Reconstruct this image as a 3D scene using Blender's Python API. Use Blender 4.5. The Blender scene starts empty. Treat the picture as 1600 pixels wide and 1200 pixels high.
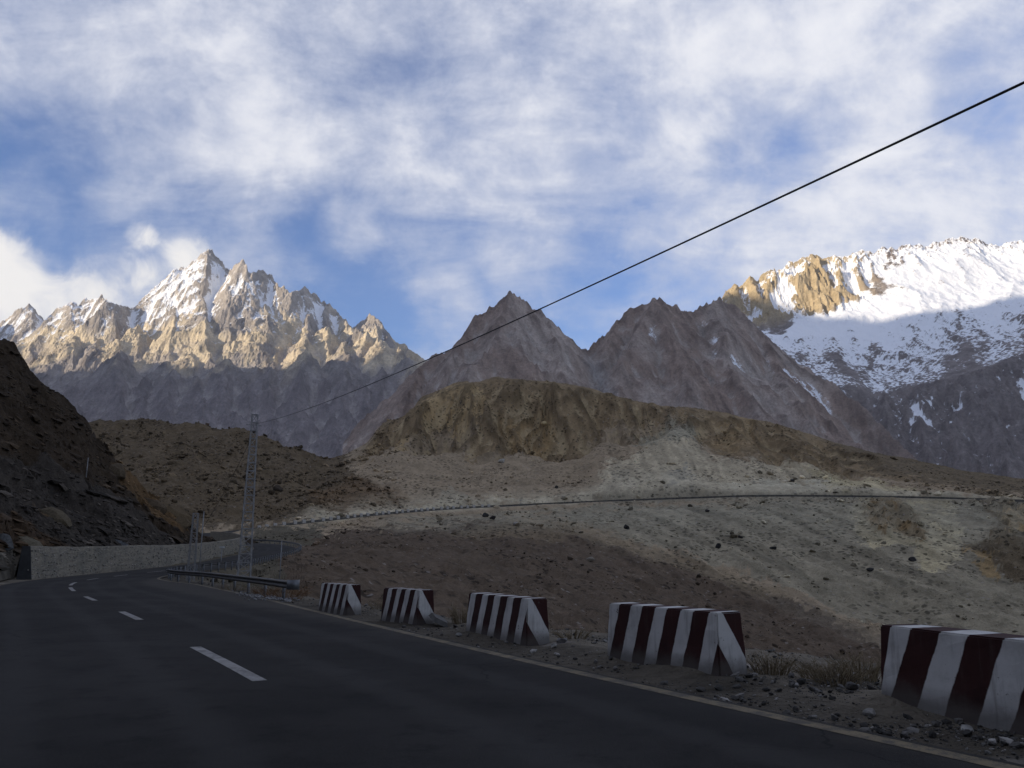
import bpy, bmesh, math, random
import numpy as np
from mathutils import Vector, Matrix

random.seed(7)
RNG = np.random.default_rng(7)
R = math.radians
SC = bpy.context.scene
COL = SC.collection

# ------------------------------------------------------------------ camera
F = 1250.0                      # focal length in photo pixels (1600 wide)
PIT = math.atan(272 / 1250)
SP, CP = math.sin(PIT), math.cos(PIT)
CAMZ = 1.65
cd = bpy.data.cameras.new('camera')
cd.sensor_width = 36.0
cd.lens = 36.0 * F / 1600.0
cd.clip_start = 0.1
cd.clip_end = 60000
cam = bpy.data.objects.new('camera', cd)
cam.location = (0, 0, CAMZ)
cam.rotation_euler = (math.pi / 2 + PIT, 0, 0)
COL.objects.link(cam)
SC.camera = cam

# ------------------------------------------------------------------ light
SUN_EL = R(8.0)
SUN_H = (-0.87, -0.493)          # towards the sun: low, behind the camera on the left
SUND = Vector((SUN_H[0] * math.cos(SUN_EL), SUN_H[1] * math.cos(SUN_EL), math.sin(SUN_EL)))
sl = bpy.data.lights.new('sun', 'SUN')
sl.energy = 5.0
sl.angle = R(0.5)
sl.color = (1.0, 0.86, 0.66)
sun = bpy.data.objects.new('sun', sl)
sun.rotation_euler = SUND.to_track_quat('Z', 'Y').to_euler()
COL.objects.link(sun)

W = bpy.data.worlds.new('World')
SC.world = W
W.use_nodes = True
nt = W.node_tree
nt.nodes.clear()


class NB:
    """tiny node builder"""
    def __init__(s, tree):
        s.t = tree

    def n(s, typ, **kw):
        nd = s.t.nodes.new(typ)
        ins = kw.pop('ins', {})
        for k, v in kw.items():
            setattr(nd, k, v)
        for k, v in ins.items():
            s.put(nd.inputs[k], v)
        return nd

    def put(s, sock, v):
        if hasattr(v, 'links') and hasattr(v, 'node'):
            s.t.links.new(v, sock)
        elif hasattr(v, 'outputs'):
            s.t.links.new(v.outputs[0], sock)
        else:
            if sock.type == 'RGBA' and len(v) == 3:
                v = (*v, 1)
            sock.default_value = v

    def m(s, op, a, b=None, c=None, clamp=False):
        nd = s.t.nodes.new('ShaderNodeMath')
        nd.operation = op
        nd.use_clamp = clamp
        s.put(nd.inputs[0], a)
        if b is not None:
            s.put(nd.inputs[1], b)
        if c is not None:
            s.put(nd.inputs[2], c)
        return nd.outputs[0]

    def vm(s, op, a, b=None, scale=None):
        nd = s.t.nodes.new('ShaderNodeVectorMath')
        nd.operation = op
        s.put(nd.inputs[0], a)
        if b is not None:
            s.put(nd.inputs[1], b)
        if scale is not None:
            s.put(nd.inputs['Scale'], scale)
        return nd.outputs[0]

    def mix(s, f, a, b, blend='MIX'):
        nd = s.t.nodes.new('ShaderNodeMix')
        nd.data_type = 'RGBA'
        nd.blend_type = blend
        nd.clamp_factor = True
        s.put(nd.inputs[0], f)
        s.put(nd.inputs[6], a)
        s.put(nd.inputs[7], b)
        return nd.outputs[2]

    def sstep(s, x, lo, hi, a=0.0, b=1.0):
        nd = s.t.nodes.new('ShaderNodeMapRange')
        nd.interpolation_type = 'SMOOTHSTEP'
        s.put(nd.inputs[0], x)
        nd.inputs[1].default_value = lo
        nd.inputs[2].default_value = hi
        nd.inputs[3].default_value = a
        nd.inputs[4].default_value = b
        return nd.outputs[0]

    def noise(s, vec, scale, detail=4, rough=0.55, dist=0.0, out=0, lac=2.0):
        nd = s.t.nodes.new('ShaderNodeTexNoise')
        nd.noise_dimensions = '3D'
        s.put(nd.inputs['Vector'], vec)
        nd.inputs['Scale'].default_value = scale
        nd.inputs['Detail'].default_value = detail
        nd.inputs['Roughness'].default_value = rough
        nd.inputs['Lacunarity'].default_value = lac
        nd.inputs['Distortion'].default_value = dist
        return nd.outputs[out]


b = NB(nt)
sky = b.n('ShaderNodeTexSky', sky_type='NISHITA')
sky.sun_disc = False
sky.sun_elevation = SUN_EL
sky.sun_rotation = math.atan2(SUND.x, SUND.y)
sky.altitude = 900
sky.air_density = 1.0
sky.dust_density = 0.6
sky.ozone_density = 2.0
tc = b.n('ShaderNodeTexCoord')
dirv = tc.outputs['Generated']
sep = b.n('ShaderNodeSeparateXYZ', ins={0: dirv})
zc = b.m('ADD', b.m('MAXIMUM', sep.outputs[2], 0.0), 0.30)
pl = b.n('ShaderNodeCombineXYZ', ins={0: b.m('DIVIDE', sep.outputs[0], zc), 1: b.m('DIVIDE', sep.outputs[1], zc), 2: 0.0})
plv = b.vm('ADD', pl.outputs[0], (1.30, 4.10, 0.0))
# streaks of a high, thin cloud deck, pulled out along the wind
rot = b.n('ShaderNodeMapping', vector_type='POINT', ins={0: plv})
rot.inputs['Rotation'].default_value = (0, 0, R(-35))
rot.inputs['Scale'].default_value = (0.70, 1.30, 1)
big = b.noise(rot.outputs[0], 1.3, 3, 0.5, 0.3)
fine = b.noise(rot.outputs[0], 4.2, 10, 0.66, 0.3)
puff = b.noise(dirv, 12.0, 9, 0.64, 0.2)
cov = b.m('ADD', b.m('MULTIPLY', big, 0.42), b.m('ADD', b.m('MULTIPLY', fine, 0.90), b.m('MULTIPLY', puff, 0.80)))
# where the deck is thick and where it opens
for (bx, by, br, ba) in ((400, 190, 230, .22), (760, 250, 130, .20), (900, 40, 200, .16), (1300, 70, 300, .24), (1450, 230, 230, .18), (950, 340, 150, .10), (693, 462, 46, .42), (545, 360, 40, .36),
                         (170, 275, 130, -.30), (40, 330, 120, -.22), (610, 110, 120, -.26), (440, 400, 160, -.24), (600, 440, 130, -.30), (945, 200, 75, -.26), (1185, 252, 65, -.30), (930, 500, 110, -.28), (1560, 110, 70, -.26), (150, 90, 150, .10)):
    u_ = (bx - 800) / F; v_ = (600 - by) / F
    dv = Vector((u_, CP - v_ * SP, SP + v_ * CP)).normalized()
    dt = b.vm('DOT_PRODUCT', dirv, tuple(dv))
    dt = dt.node.outputs['Value']
    cov = b.m('ADD', cov, b.sstep(dt, math.cos(br * 1.5 / F), 1.0, 0.0, ba * 0.62))
veil = b.sstep(cov, 0.66, 1.40)
dense = b.sstep(cov, 1.06, 1.58)
skyc = b.mix(1.0, sky.outputs[0], (0.97, 1.10, 1.55), 'MULTIPLY')
cl1 = b.mix(dense, (4.0, 4.25, 5.05), (6.2, 6.2, 6.4))
skyf = b.mix(b.m('MULTIPLY', veil, 0.92), skyc, cl1)
# a bank of cumulus piled up behind the far range
cum = b.m('MULTIPLY', b.m('SUBTRACT', b.noise(dirv, 26.0, 8, 0.62, 0.4), 0.5), 1.5)
for (bx, by, br, ba) in ((5, 415, 46, .5), (-80, 440, 110, .5), (55, 490, 50, .45), (125, 478, 55, .42), (190, 455, 55, .42), (255, 410, 52, .5), (222, 368, 20, .4), (300, 402, 34, .42), (-240, 460, 170, .5)):
    u_ = (bx - 800) / F; v_ = (600 - by) / F
    dv = Vector((u_, CP - v_ * SP, SP + v_ * CP)).normalized()
    dt = b.vm('DOT_PRODUCT', dirv, tuple(dv)).node.outputs['Value']
    cum = b.m('ADD', cum, b.sstep(dt, math.cos(br * 1.3 / F), 1.0, 0.0, ba))
cmask = b.sstep(cum, 0.14, 0.80)
cuc = b.mix(b.sstep(cum, 0.35, 1.15), (4.3, 4.5, 5.1), (6.6, 6.4, 6.15))
skyf = b.mix(b.m('MULTIPLY', cmask, 0.93), skyf, cuc)
bg = b.n('ShaderNodeBackground', ins={0: skyf, 1: 0.114})
wo = b.n('ShaderNodeOutputWorld', ins={0: bg})

W.cycles.sampling_method = 'MANUAL'
W.cycles.sample_map_resolution = 512
SC.view_settings.view_transform = 'Standard'
SC.view_settings.look = 'None'
SC.view_settings.exposure = 0.50
SC.view_settings.gamma = 1.0
SC.view_settings.use_curve_mapping = False
SC.cycles.max_bounces = 5
SC.cycles.diffuse_bounces = 3
SC.cycles.volume_bounces = 0
HAZE = 1.6e-5


# ------------------------------------------------------------------ helpers
def P(px, py, Y):
    """photo pixel + depth -> world point(s)"""
    px = np.asarray(px, float); py = np.asarray(py, float); Y = np.asarray(Y, float)
    u = (px - 800) / F; v = (600 - py) / F
    k = Y / (CP - v * SP)
    return u * k, Y * np.ones_like(u), CAMZ + (SP + v * CP) * k


def pt(px, py, Y):
    x, y, z = P(px, py, Y)
    return Vector((float(x), float(y), float(z)))


def ground_pt(px, py, z=0.0):
    u = (px - 800) / F; v = (600 - py) / F
    k = (z - CAMZ) / (SP + v * CP)
    return Vector((u * k, (CP - v * SP) * k, z))


def proj(x, y, z):
    dz = z - CAMZ
    f = y * CP + dz * SP
    up = -y * SP + dz * CP
    return 800 + F * x / f, 600 - F * up / f


def _hash(ix, iy, seed):
    h = (ix.astype(np.int64) * 374761393 + iy.astype(np.int64) * 668265263 + seed * 982451653) & 0xFFFFFFFF
    h = ((h ^ (h >> 13)) * 1274126177) & 0xFFFFFFFF
    return (h ^ (h >> 16)) & 0xFFFF


_ang = np.arange(65536) / 65536 * 2 * np.pi
_gx, _gy = np.cos(_ang).astype(np.float32), np.sin(_ang).astype(np.float32)


def perlin(x, y, seed=0):
    x = np.asarray(x, float); y = np.asarray(y, float)
    x0 = np.floor(x); y0 = np.floor(y)
    fx = (x - x0).astype(np.float32); fy = (y - y0).astype(np.float32)
    ix = x0.astype(np.int64); iy = y0.astype(np.int64)
    def g(i, j):
        h = _hash(ix + i, iy + j, seed)
        return _gx[h] * (fx - i) + _gy[h] * (fy - j)
    u = fx * fx * fx * (fx * (fx * 6 - 15) + 10)
    v = fy * fy * fy * (fy * (fy * 6 - 15) + 10)
    a = g(0, 0); bb = g(1, 0); c = g(0, 1); d = g(1, 1)
    return ((a + (bb - a) * u) * (1 - v) + (c + (d - c) * u) * v) * 1.5


def fbm(x, y, octv=5, seed=0, gain=0.5, lac=2.03):
    s = 0; a = 1.0; f = 1.0; t = 0
    for o in range(octv):
        s = s + a * perlin(x * f, y * f, seed + o * 17)
        t += a; a *= gain; f *= lac
    return s / t


def ridged(x, y, octv=5, seed=0, gain=0.5, lac=2.07):
    s = 0; a = 1.0; f = 1.0; w = 1.0; t = 0
    for o in range(octv):
        n = 1 - np.abs(perlin(x * f, y * f, seed + o * 31))
        n = n * n
        s = s + a * n * w
        w = np.clip(n * 1.4, 0, 1)
        t += a; a *= gain; f *= lac
    return s / t


def sstep(x, a, c):
    t = np.clip((x - a) / (c - a), 0, 1)
    return t * t * (3 - 2 * t)


def inpoly(px, py, poly):
    ins = np.zeros(px.shape, bool)
    n = len(poly)
    for i in range(n):
        x0, y0 = poly[i]; x1, y1 = poly[(i + 1) % n]
        if y0 == y1:
            continue
        c = ((y0 > py) != (y1 > py)) & (px < (x1 - x0) * (py - y0) / (y1 - y0) + x0)
        ins ^= c
    return ins


def tag(o, label=None, cat=None, group=None, kind=None):
    if label: o['label'] = label
    if cat: o['category'] = cat
    if group: o['group'] = group
    if kind: o['kind'] = kind
    return o


def link(o, parent=None):
    COL.objects.link(o)
    if parent is not None:
        o.parent = parent
    return o


def mesh_np(name, V, Fc, mat=None, parent=None, smooth=False, col=None, attrs=None):
    """V (n,3); Fc (m,k) with one k for all faces"""
    V = np.ascontiguousarray(V, np.float32); Fc = np.ascontiguousarray(Fc, np.int32)
    me = bpy.data.meshes.new(name)
    k = Fc.shape[1]
    me.vertices.add(len(V)); me.vertices.foreach_set('co', V.ravel())
    me.loops.add(Fc.size); me.loops.foreach_set('vertex_index', Fc.ravel())
    me.polygons.add(len(Fc))
    me.polygons.foreach_set('loop_start', np.arange(0, Fc.size, k, dtype=np.int32))
    me.update(calc_edges=True)
    me.polygons.foreach_set('use_smooth', np.full(len(Fc), smooth, bool))
    if col is not None:
        a = me.color_attributes.new('Col', 'FLOAT_COLOR', 'POINT')
        c4 = np.ones((len(V), 4), np.float32); c4[:, :3] = col.reshape(-1, 3)
        a.data.foreach_set('color', c4.ravel())
    for nm, arr in (attrs or {}).items():
        a = me.attributes.new(nm, 'FLOAT', 'POINT')
        a.data.foreach_set('value', np.ascontiguousarray(arr.ravel(), np.float32))
    if mat:
        me.materials.append(mat)
    return link(bpy.data.objects.new(name, me), parent)


def grid_faces(nr, nc):
    i = np.arange(nr * nc).reshape(nr, nc)
    return np.stack([i[:-1, :-1], i[:-1, 1:], i[1:, 1:], i[1:, :-1]], -1).reshape(-1, 4)


def grid_obj(name, X, Y, Z, mat, smooth=True, col=None, attrs=None):
    V = np.stack([X, Y, Z], -1).reshape(-1, 3)
    return mesh_np(name, V, grid_faces(*X.shape), mat, None, smooth, col, attrs)


def grid_normals(X, Y, Z):
    du = np.stack([np.gradient(A, axis=1) for A in (X, Y, Z)], -1)
    dv = np.stack([np.gradient(A, axis=0) for A in (X, Y, Z)], -1)
    n = np.cross(du, dv)
    n /= np.linalg.norm(n, axis=-1, keepdims=True) + 1e-9
    return n * np.sign(n[..., 2:3] + 1e-9)


def blur(A, r):
    for ax in (0, 1):
        for _ in range(2):
            pad = [(0, 0), (0, 0)]; pad[ax] = (r + 1, r)
            c = np.cumsum(np.pad(A, pad, mode='edge'), axis=ax)
            n = A.shape[ax]
            hi = np.take(c, np.arange(2 * r + 1, 2 * r + 1 + n), axis=ax)
            lo = np.take(c, np.arange(0, n), axis=ax)
            A = (hi - lo) / (2 * r + 1)
    return A


def lerp3(a, bb, t):
    return np.asarray(a) + (np.asarray(bb) - np.asarray(a)) * t[..., None]


# ------------------------------------------------------------------ materials
def newmat(name):
    m = bpy.data.materials.new(name)
    m.use_nodes = True
    t = m.node_tree
    t.nodes.clear()
    return m, NB(t)


def finish(n, colr, rough=0.9, normal=None, metal=0.0, spec=0.25):
    p = n.n('ShaderNodeBsdfPrincipled')
    n.put(p.inputs['Base Color'], colr)
    n.put(p.inputs['Roughness'], rough)
    p.inputs['Metallic'].default_value = metal
    p.inputs['Specular IOR Level'].default_value = spec
    if normal is not None:
        n.put(p.inputs['Normal'], normal)
    n.n('ShaderNodeOutputMaterial', ins={0: p.outputs[0]})
    return p


def bump(n, h, strength=0.6, dist=0.1, normal=None):
    nd = n.n('ShaderNodeBump')
    nd.inputs['Strength'].default_value = strength
    nd.inputs['Distance'].default_value = dist
    n.put(nd.inputs['Height'], h)
    if normal is not None:
        n.put(nd.inputs['Normal'], normal)
    return nd.outputs[0]


def mat_terrain(name, s1, s2, amp1=0.35, amp2=0.5, bs=0.7, bd=0.3, rough=0.95, speck=None):
    """vertex albedo, broken up by two scales of noise, with fine relief"""
    m, n = newmat(name)
    at = n.n('ShaderNodeVertexColor', layer_name='Col')
    co = n.n('ShaderNodeTexCoord').outputs['Object']
    a = n.noise(co, s1, 6, 0.6)
    c = n.noise(co, s2, 5, 0.65)
    f = n.m('ADD', n.m('MULTIPLY', n.m('SUBTRACT', a, 0.5), amp1 * 2.4), n.m('MULTIPLY', n.m('SUBTRACT', c, 0.5), amp2 * 2.4))
    f = n.m('MAXIMUM', n.m('ADD', f, 1.0), 0.15)
    colr = n.vm('SCALE', at.outputs[0], scale=f)
    if speck:
        vo = n.n('ShaderNodeTexVoronoi', feature='F1', ins={'Vector': co, 'Scale': speck})
        vk = n.n('ShaderNodeTexVoronoi', feature='F1', ins={'Vector': co, 'Scale': speck * 0.62})
        kk = n.m('MULTIPLY', n.sstep(vk.outputs['Color'], 0.52, 0.62), n.sstep(vk.outputs['Distance'], 0.60, 0.36))
        kk = n.m('MULTIPLY', kk, n.sstep(n.noise(co, 0.05, 5, 0.65), 0.38, 0.62, 0.12, 0.9))
        colr = n.mix(kk, colr, n.vm('SCALE', colr, scale=0.28))
        vs = n.sstep(vo.outputs['Color'], 0.80, 0.95)
        vd = n.sstep(vo.outputs['Distance'], 0.55, 0.3)
        colr = n.mix(n.m('MULTIPLY', n.m('MULTIPLY', vs, vd), 0.55), colr, (0.30, 0.27, 0.24))
    nb = bump(n, n.m('ADD', n.m('MULTIPLY', a, 0.5), c), bs, bd)
    finish(n, colr, rough, nb, spec=0.1)
    return m


def mat_mountain(name, s1, s2, bd, snowcol=(0.90, 0.91, 0.93), th=(0.42, 0.58), na=0.5):
    m, n = newmat(name)
    at = n.n('ShaderNodeVertexColor', layer_name='Col')
    sn = n.n('ShaderNodeAttribute', attribute_name='snow', attribute_type='GEOMETRY')
    co = n.n('ShaderNodeTexCoord').outputs['Object']
    a = n.noise(co, s1, 6, 0.62)
    c = n.noise(co, s2, 5, 0.7)
    f = n.m('MAXIMUM', n.m('ADD', n.m('ADD', n.m('MULTIPLY', n.m('SUBTRACT', a, 0.5), 1.0), n.m('MULTIPLY', n.m('SUBTRACT', c, 0.5), 1.3)), 1.0), 0.2)
    colr = n.vm('SCALE', at.outputs[0], scale=f)
    sm = n.m('ADD', sn.outputs['Fac'], n.m('MULTIPLY', n.m('SUBTRACT', c, 0.5), na))
    sm = n.sstep(sm, *th)
    colr = n.mix(sm, colr, snowcol)
    nb = bump(n, n.m('ADD', a, c), 0.8, bd)
    finish(n, colr, 0.95, nb, spec=0.05)
    return m


def mat_plain(name, c, c2=None, scale=8, rough=0.8, bs=0.4, bd=0.02, metal=0.0, spec=0.3, detail=5):
    m, n = newmat(name)
    co = n.n('ShaderNodeTexCoord').outputs['Object']
    a = n.noise(co, scale, detail, 0.6)
    cc = n.mix(n.sstep(a, 0.3, 0.7), c, c2 or tuple(v * 0.6 for v in c))
    finish(n, cc, rough, bump(n, a, bs, bd), metal, spec)
    return m


def mat_rock(name, c, c2):
    """rocks: per-rock albedo from the colour attribute"""
    m, n = newmat(name)
    at = n.n('ShaderNodeVertexColor', layer_name='Col')
    co = n.n('ShaderNodeTexCoord').outputs['Object']
    a = n.noise(co, 5, 5, 0.6)
    colr = n.vm('SCALE', at.outputs[0], scale=n.sstep(a, 0.25, 0.75, 0.6, 1.35))
    finish(n, colr, 0.95, bump(n, a, 0.6, 0.03), spec=0.1)
    return m


# ------------------------------------------------------------------ road spline
def catmull(pts, step):
    pts = [np.array(p, float) for p in pts]
    pts = [2 * pts[0] - pts[1]] + pts + [2 * pts[-1] - pts[-2]]
    out = []
    for i in range(1, len(pts) - 2):
        p0, p1, p2, p3 = pts[i - 1:i + 3]
        n = max(2, int(np.linalg.norm((p2 - p1)[:3]) / (step * 0.25)))
        for k in range(n):
            t = k / n
            out.append(0.5 * ((2 * p1) + (-p0 + p2) * t + (2 * p0 - 5 * p1 + 4 * p2 - p3) * t * t + (-p0 + 3 * p1 - 3 * p2 + p3) * t ** 3))
    out.append(pts[-2])
    out = np.array(out)
    s = np.concatenate([[0], np.cumsum(np.linalg.norm(np.diff(out[:, :3], axis=0), axis=1))])
    q = np.arange(0, s[-1], step)
    return np.stack([np.interp(q, s, out[:, k]) for k in range(out.shape[1])], 1), q


# x, y, z, half width left, half width right
def rp(px, py, Y, wl=4.0, wr=4.0):
    v = pt(px, py, Y)
    return (v.x, v.y, v.z, wl, wr)


ROADP = [(14, -21, 0, 4.6, 4.35), (6.2, -6, 0, 4.6, 4.35), (1.0, 3.5, 0, 4.6, 4.35), (-3.4, 11.5, 0, 4.6, 4.35), (-10.4, 23.1, 0, 4.4, 5.25),
         (-16.7, 33.1, 0, 4.2, 6.35), (-22.2, 41.9, 0, 4.0, 7.0), (-27.1, 50.6, 0, 4.0, 7.1), (-30.9, 58.7, 0.0, 3.9, 5.9), (-33.6, 67, 0.05, 3.8, 4.6),
         (-35.6, 78, 0.2, 3.8, 4.0), rp(300, 887, 92), rp(345, 881, 107), rp(388, 872, 126), rp(422, 863, 143), rp(430, 856.5, 155),
         rp(414, 851.5, 165), rp(385, 848.5, 172), rp(350, 847, 178), rp(318, 843, 187), rp(308, 838, 198), rp(322, 834, 208), rp(350, 832, 216), rp(385, 828, 224), rp(430, 822, 232),
         rp(480, 816, 241), rp(560, 807, 259), rp(640, 800, 280), rp(720, 795, 298), rp(800, 791.5, 310), rp(900, 787, 318), rp(1000, 783, 321),
         rp(1100, 779.5, 320), rp(1200, 777, 317), rp(1400, 779, 308), rp(1600, 785, 300), rp(1900, 797, 290)]
RD, RS = catmull(ROADP, 1.0)
RT = np.gradient(RD[:, :2], axis=0)
RT /= np.linalg.norm(RT, axis=1, keepdims=True)
RNR = np.stack([RT[:, 1], -RT[:, 0]], 1)       # to the right of travel


def road_info(x, y):
    """nearest road sample: |lateral| beyond the edge, road height, index, signed offset"""
    x = np.asarray(x, float); y = np.asarray(y, float)
    sh = x.shape
    x = x.ravel(); y = y.ravel()
    idx = np.zeros(len(x), np.int64)
    sub = np.arange(0, len(RD), 2)
    rx = RD[sub, 0].astype(np.float32); ry = RD[sub, 1].astype(np.float32)
    for i in range(0, len(x), 60000):
        a = x[i:i + 60000].astype(np.float32)[:, None] - rx
        c = y[i:i + 60000].astype(np.float32)[:, None] - ry
        idx[i:i + 60000] = sub[np.argmin(a * a + c * c, 1)]
    dx = x - RD[idx, 0]; dy = y - RD[idx, 1]
    off = dx * RNR[idx, 0] + dy * RNR[idx, 1]
    dist = np.hypot(dx, dy)
    off = np.where(np.abs(off) < dist * 0.7, np.sign(off) * dist, off)
    wid = np.where(off > 0, RD[idx, 4], RD[idx, 3])
    al = dx * RT[idx, 0] + dy * RT[idx, 1]
    slope = np.gradient(RD[:, 2])[idx]
    return (np.abs(off) - wid).reshape(sh), (RD[idx, 2] + slope * np.clip(al, -2, 2)).reshape(sh), idx.reshape(sh), off.reshape(sh)


def road_ribbon(name, o0, o1, lift, s0, s1, mat, parent=None, step=1, col=None, nlat=2):
    """a strip along the road between two lateral offsets (functions of sample index)"""
    ii = np.arange(int(s0), int(s1) + 1, step)
    ii = ii[ii < len(RD)]
    rows = []
    for k in range(nlat):
        t = k / (nlat - 1)
        o = (o0(ii) * (1 - t) + o1(ii) * t)
        rows.append(np.stack([RD[ii, 0] + RNR[ii, 0] * o, RD[ii, 1] + RNR[ii, 1] * o, RD[ii, 2] + lift], 1))
    V = np.stack(rows, 1)
    la = np.stack([o0(ii) * (1 - k / (nlat - 1)) + o1(ii) * (k / (nlat - 1)) for k in range(nlat)], 1)
    return mesh_np(name, V.reshape(-1, 3), grid_faces(V.shape[0], V.shape[1])[:, ::-1], mat, parent, False, None, {'lat': la})


def curve(knots):
    k = np.array(knots, float)
    return lambda p: [np.interp(p, k[:, 0], k[:, j]) for j in range(1, k.shape[1])]


# ------------------------------------------------------------------ valley terrain with the road bench
PX = np.concatenate([np.arange(-1100, -60, 14), np.arange(-60, 1660, 2.0), np.arange(1660, 2700, 14)])
E_ = curve([(-1100, 22, 0), (-300, 50, 0), (0, 62, 0), (225, 71, -0.1), (330, 60, -0.15), (400, 47, -0.15), (480, 38, -0.15), (600, 29, -0.12), (720, 24.5, -0.1), (900, 20.5, -0.1),
            (1200, 16, -0.1), (1330, 14.6, -0.1), (1600, 12.2, -0.1), (2000, 10, -0.1), (2700, 8, -0.1)])
K0 = curve([(-1100, 40, 0), (0, 76, 0), (225, 82, -0.4), (330, 73, -1.0), (400, 63, -2.0), (480, 55, -3.5), (600, 48, -5), (720, 46, -6.5), (900, 48, -9), (1200, 58, -15), (1600, 66, -21), (2700, 70, -26)])


def pyc(knots):
    f = curve(knots)
    def g(p):
        py, Y = f(p)
        x, y, z = P(p, py, Y)
        return Y, z
    return g


def yz(f):
    def g(p):
        Y, z = f(p)
        return Y, z
    return g


CURVES = [
    (lambda p: (np.full_like(p, 2.2), np.zeros_like(p)), 4),
    (yz(E_), 110),
    (yz(K0), 16),
    (pyc([(-1100, 880, 90), (0, 873, 96), (225, 890, 95), (330, 893, 92), (400, 899, 88), (480, 935, 66), (600, 962, 66), (700, 978, 72), (900, 1002, 100), (1100, 1024, 138), (1350, 1050, 168), (1600, 1085, 176), (2700, 1150, 170)]), 34),
    (pyc([(-1100, 860, 130), (0, 860, 135), (330, 872, 130), (400, 876, 132), (480, 872, 128), (560, 880, 128), (700, 896, 140), (900, 905, 185), (1100, 935, 206), (1350, 985, 202), (1600, 988, 194), (2700, 990, 190)]), 60),
    (pyc([(-1100, 840, 190), (0, 840, 190), (330, 845, 185), (400, 843, 190), (440, 838, 205), (480, 830, 225), (560, 818, 246), (640, 809, 268), (800, 799, 299), (960, 793, 309), (1200, 784, 307), (1400, 786, 298), (1600, 793, 290), (2700, 840, 280)]), 90),
    (pyc([(-1100, 815, 255), (330, 818, 250), (480, 801, 262), (560, 795, 276), (640, 788, 297), (720, 784, 314), (800, 780, 326), (900, 772, 333), (940, 756, 340), (1000, 742, 345), (1100, 748, 341), (1200, 760, 333), (1300, 762, 326), (1450, 768, 318), (1600, 777, 310), (2700, 810, 300)]), 34),
    (pyc([(-1100, 745, 330), (330, 745, 330), (480, 762, 310), (530, 735, 345), (575, 708, 385), (620, 700, 392), (680, 692, 400), (735, 716, 386), (800, 697, 398), (870, 708, 392), (915, 702, 395), (935, 672, 412), (1000, 690, 398), (1060, 655, 425), (1100, 690, 398), (1150, 705, 388), (1220, 722, 370), (1280, 742, 348), (1450, 757, 332), (1600, 770, 322), (2700, 800, 310)]), 60),
    (pyc([(-1100, 690, 400), (330, 690, 400), (400, 700, 398), (480, 726, 380), (530, 722, 390), (575, 700, 408), (600, 672, 422), (650, 634, 434), (720, 606, 444), (780, 594, 450), (870, 602, 448), (930, 612, 446), (1000, 632, 446), (1100, 646, 446), (1200, 662, 444), (1300, 696, 426), (1450, 730, 402), (1600, 757, 380), (2700, 790, 350)]), 60),
    (pyc([(-1100, 640, 440), (150, 655, 430), (220, 652, 430), (280, 656, 430), (330, 660, 430), (390, 672, 430), (440, 690, 424), (470, 703, 420), (515, 714, 428), (545, 706, 432), (575, 690, 440), (588, 668, 446), (600, 657, 452), (612, 652, 454), (634, 655, 456), (645, 640, 458), (655, 619, 462), (680, 609, 466), (700, 601, 470), (722, 594, 474), (738, 599, 476), (755, 594, 478), (775, 586, 478), (790, 589, 478), (830, 594, 478),
          (870, 595, 478), (910, 600, 478), (940, 612, 476), (965, 622, 474), (1000, 627, 474), (1050, 634, 474), (1100, 640, 474), (1200, 655, 474), (1250, 672, 466), (1300, 688, 456), (1400, 712, 440), (1500, 733, 420), (1600, 750, 402), (2700, 780, 370)]), 22),
    (lambda p: (np.full_like(p, 640.0), np.full_like(p, 10.0)), 14),
    (lambda p: (np.full_like(p, 1300.0), np.full_like(p, -60.0)), 6),
]
Yr, Zr, Kr = [], [], []
prevY, prevZ = None, None
for ci, (f, n) in enumerate(CURVES):
    Y, z = f(PX)
    if prevY is not None:
        for k in range(1, n + 1):
            t = k / n
            if ci == 1:
                tt = (np.power(Y / prevY, t) * prevY - prevY) / (Y - prevY)
                Yr.append(prevY + (Y - prevY) * tt); Zr.append(prevZ + (z - prevZ) * tt)
            else:
                Yr.append(prevY + (Y - prevY) * t); Zr.append(prevZ + (z - prevZ) * t)
            Kr.append(ci - 1 + t)
    else:
        Yr.append(Y); Zr.append(z); Kr.append(0)
    prevY, prevZ = Y, z
TY = np.array(Yr); TZ = np.array(Zr); TK = np.array(Kr)[:, None] * np.ones_like(TY)
# depth-consistent columns: x follows the pixel column at the row's own height
v_ = None
TPX = PX[None, :] * np.ones_like(TY)
up_ = (TZ - CAMZ)
# x/f = (px-800)/F with f = y*CP + dz*SP
TX = (TPX - 800) / F * (TY * CP + up_ * SP)
base_py = proj(TX, TY, TZ)[1]
# soften the creases of the loft a little, then rough it up
zs = blur(TZ, 3)
far = sstep(TK, 2.0, 3.0)
TZ = TZ + (zs - TZ) * far * 0.8
cliff = sstep(TK, 6.7, 7.2) * sstep(TK, 8.5, 7.75)
cliffpx = sstep(TPX, 540, 600) * sstep(TPX, 1420, 1280) * (0.62 + 0.38 * sstep(TPX, 1000, 930))
warpx = fbm(TX / 40, TY / 40, 3, 5) * 14
flut = ridged((TX + warpx) / 26.0, TY / 90.0, 4, 11)
TZ = TZ + far * (fbm(TX / 30, TY / 30, 4, 21) * 2.2 + fbm(TX / 6.0, TY / 6.0, 5, 23, 0.6) * 0.8 + fbm(TX / 2.6, TY / 22.0, 3, 25) * 0.45)
TZ = TZ + cliff * cliffpx * (np.minimum(flut - 0.62, 0.10) * 26 + np.minimum(ridged((TX + warpx) / 9.0, TY / 40.0, 3, 13) - 0.6, 0.1) * 6 + fbm(TX / 9, TY / 9, 4, 29) * 2.6)
rub = sstep(TPX, 560, 470) * sstep(TK, 5.2, 6.2) * sstep(TK, 9.5, 9.0)
TZ = TZ + rub * (ridged(TX / 22, TY / 22, 4, 33) - 0.5) * 4.5
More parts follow.
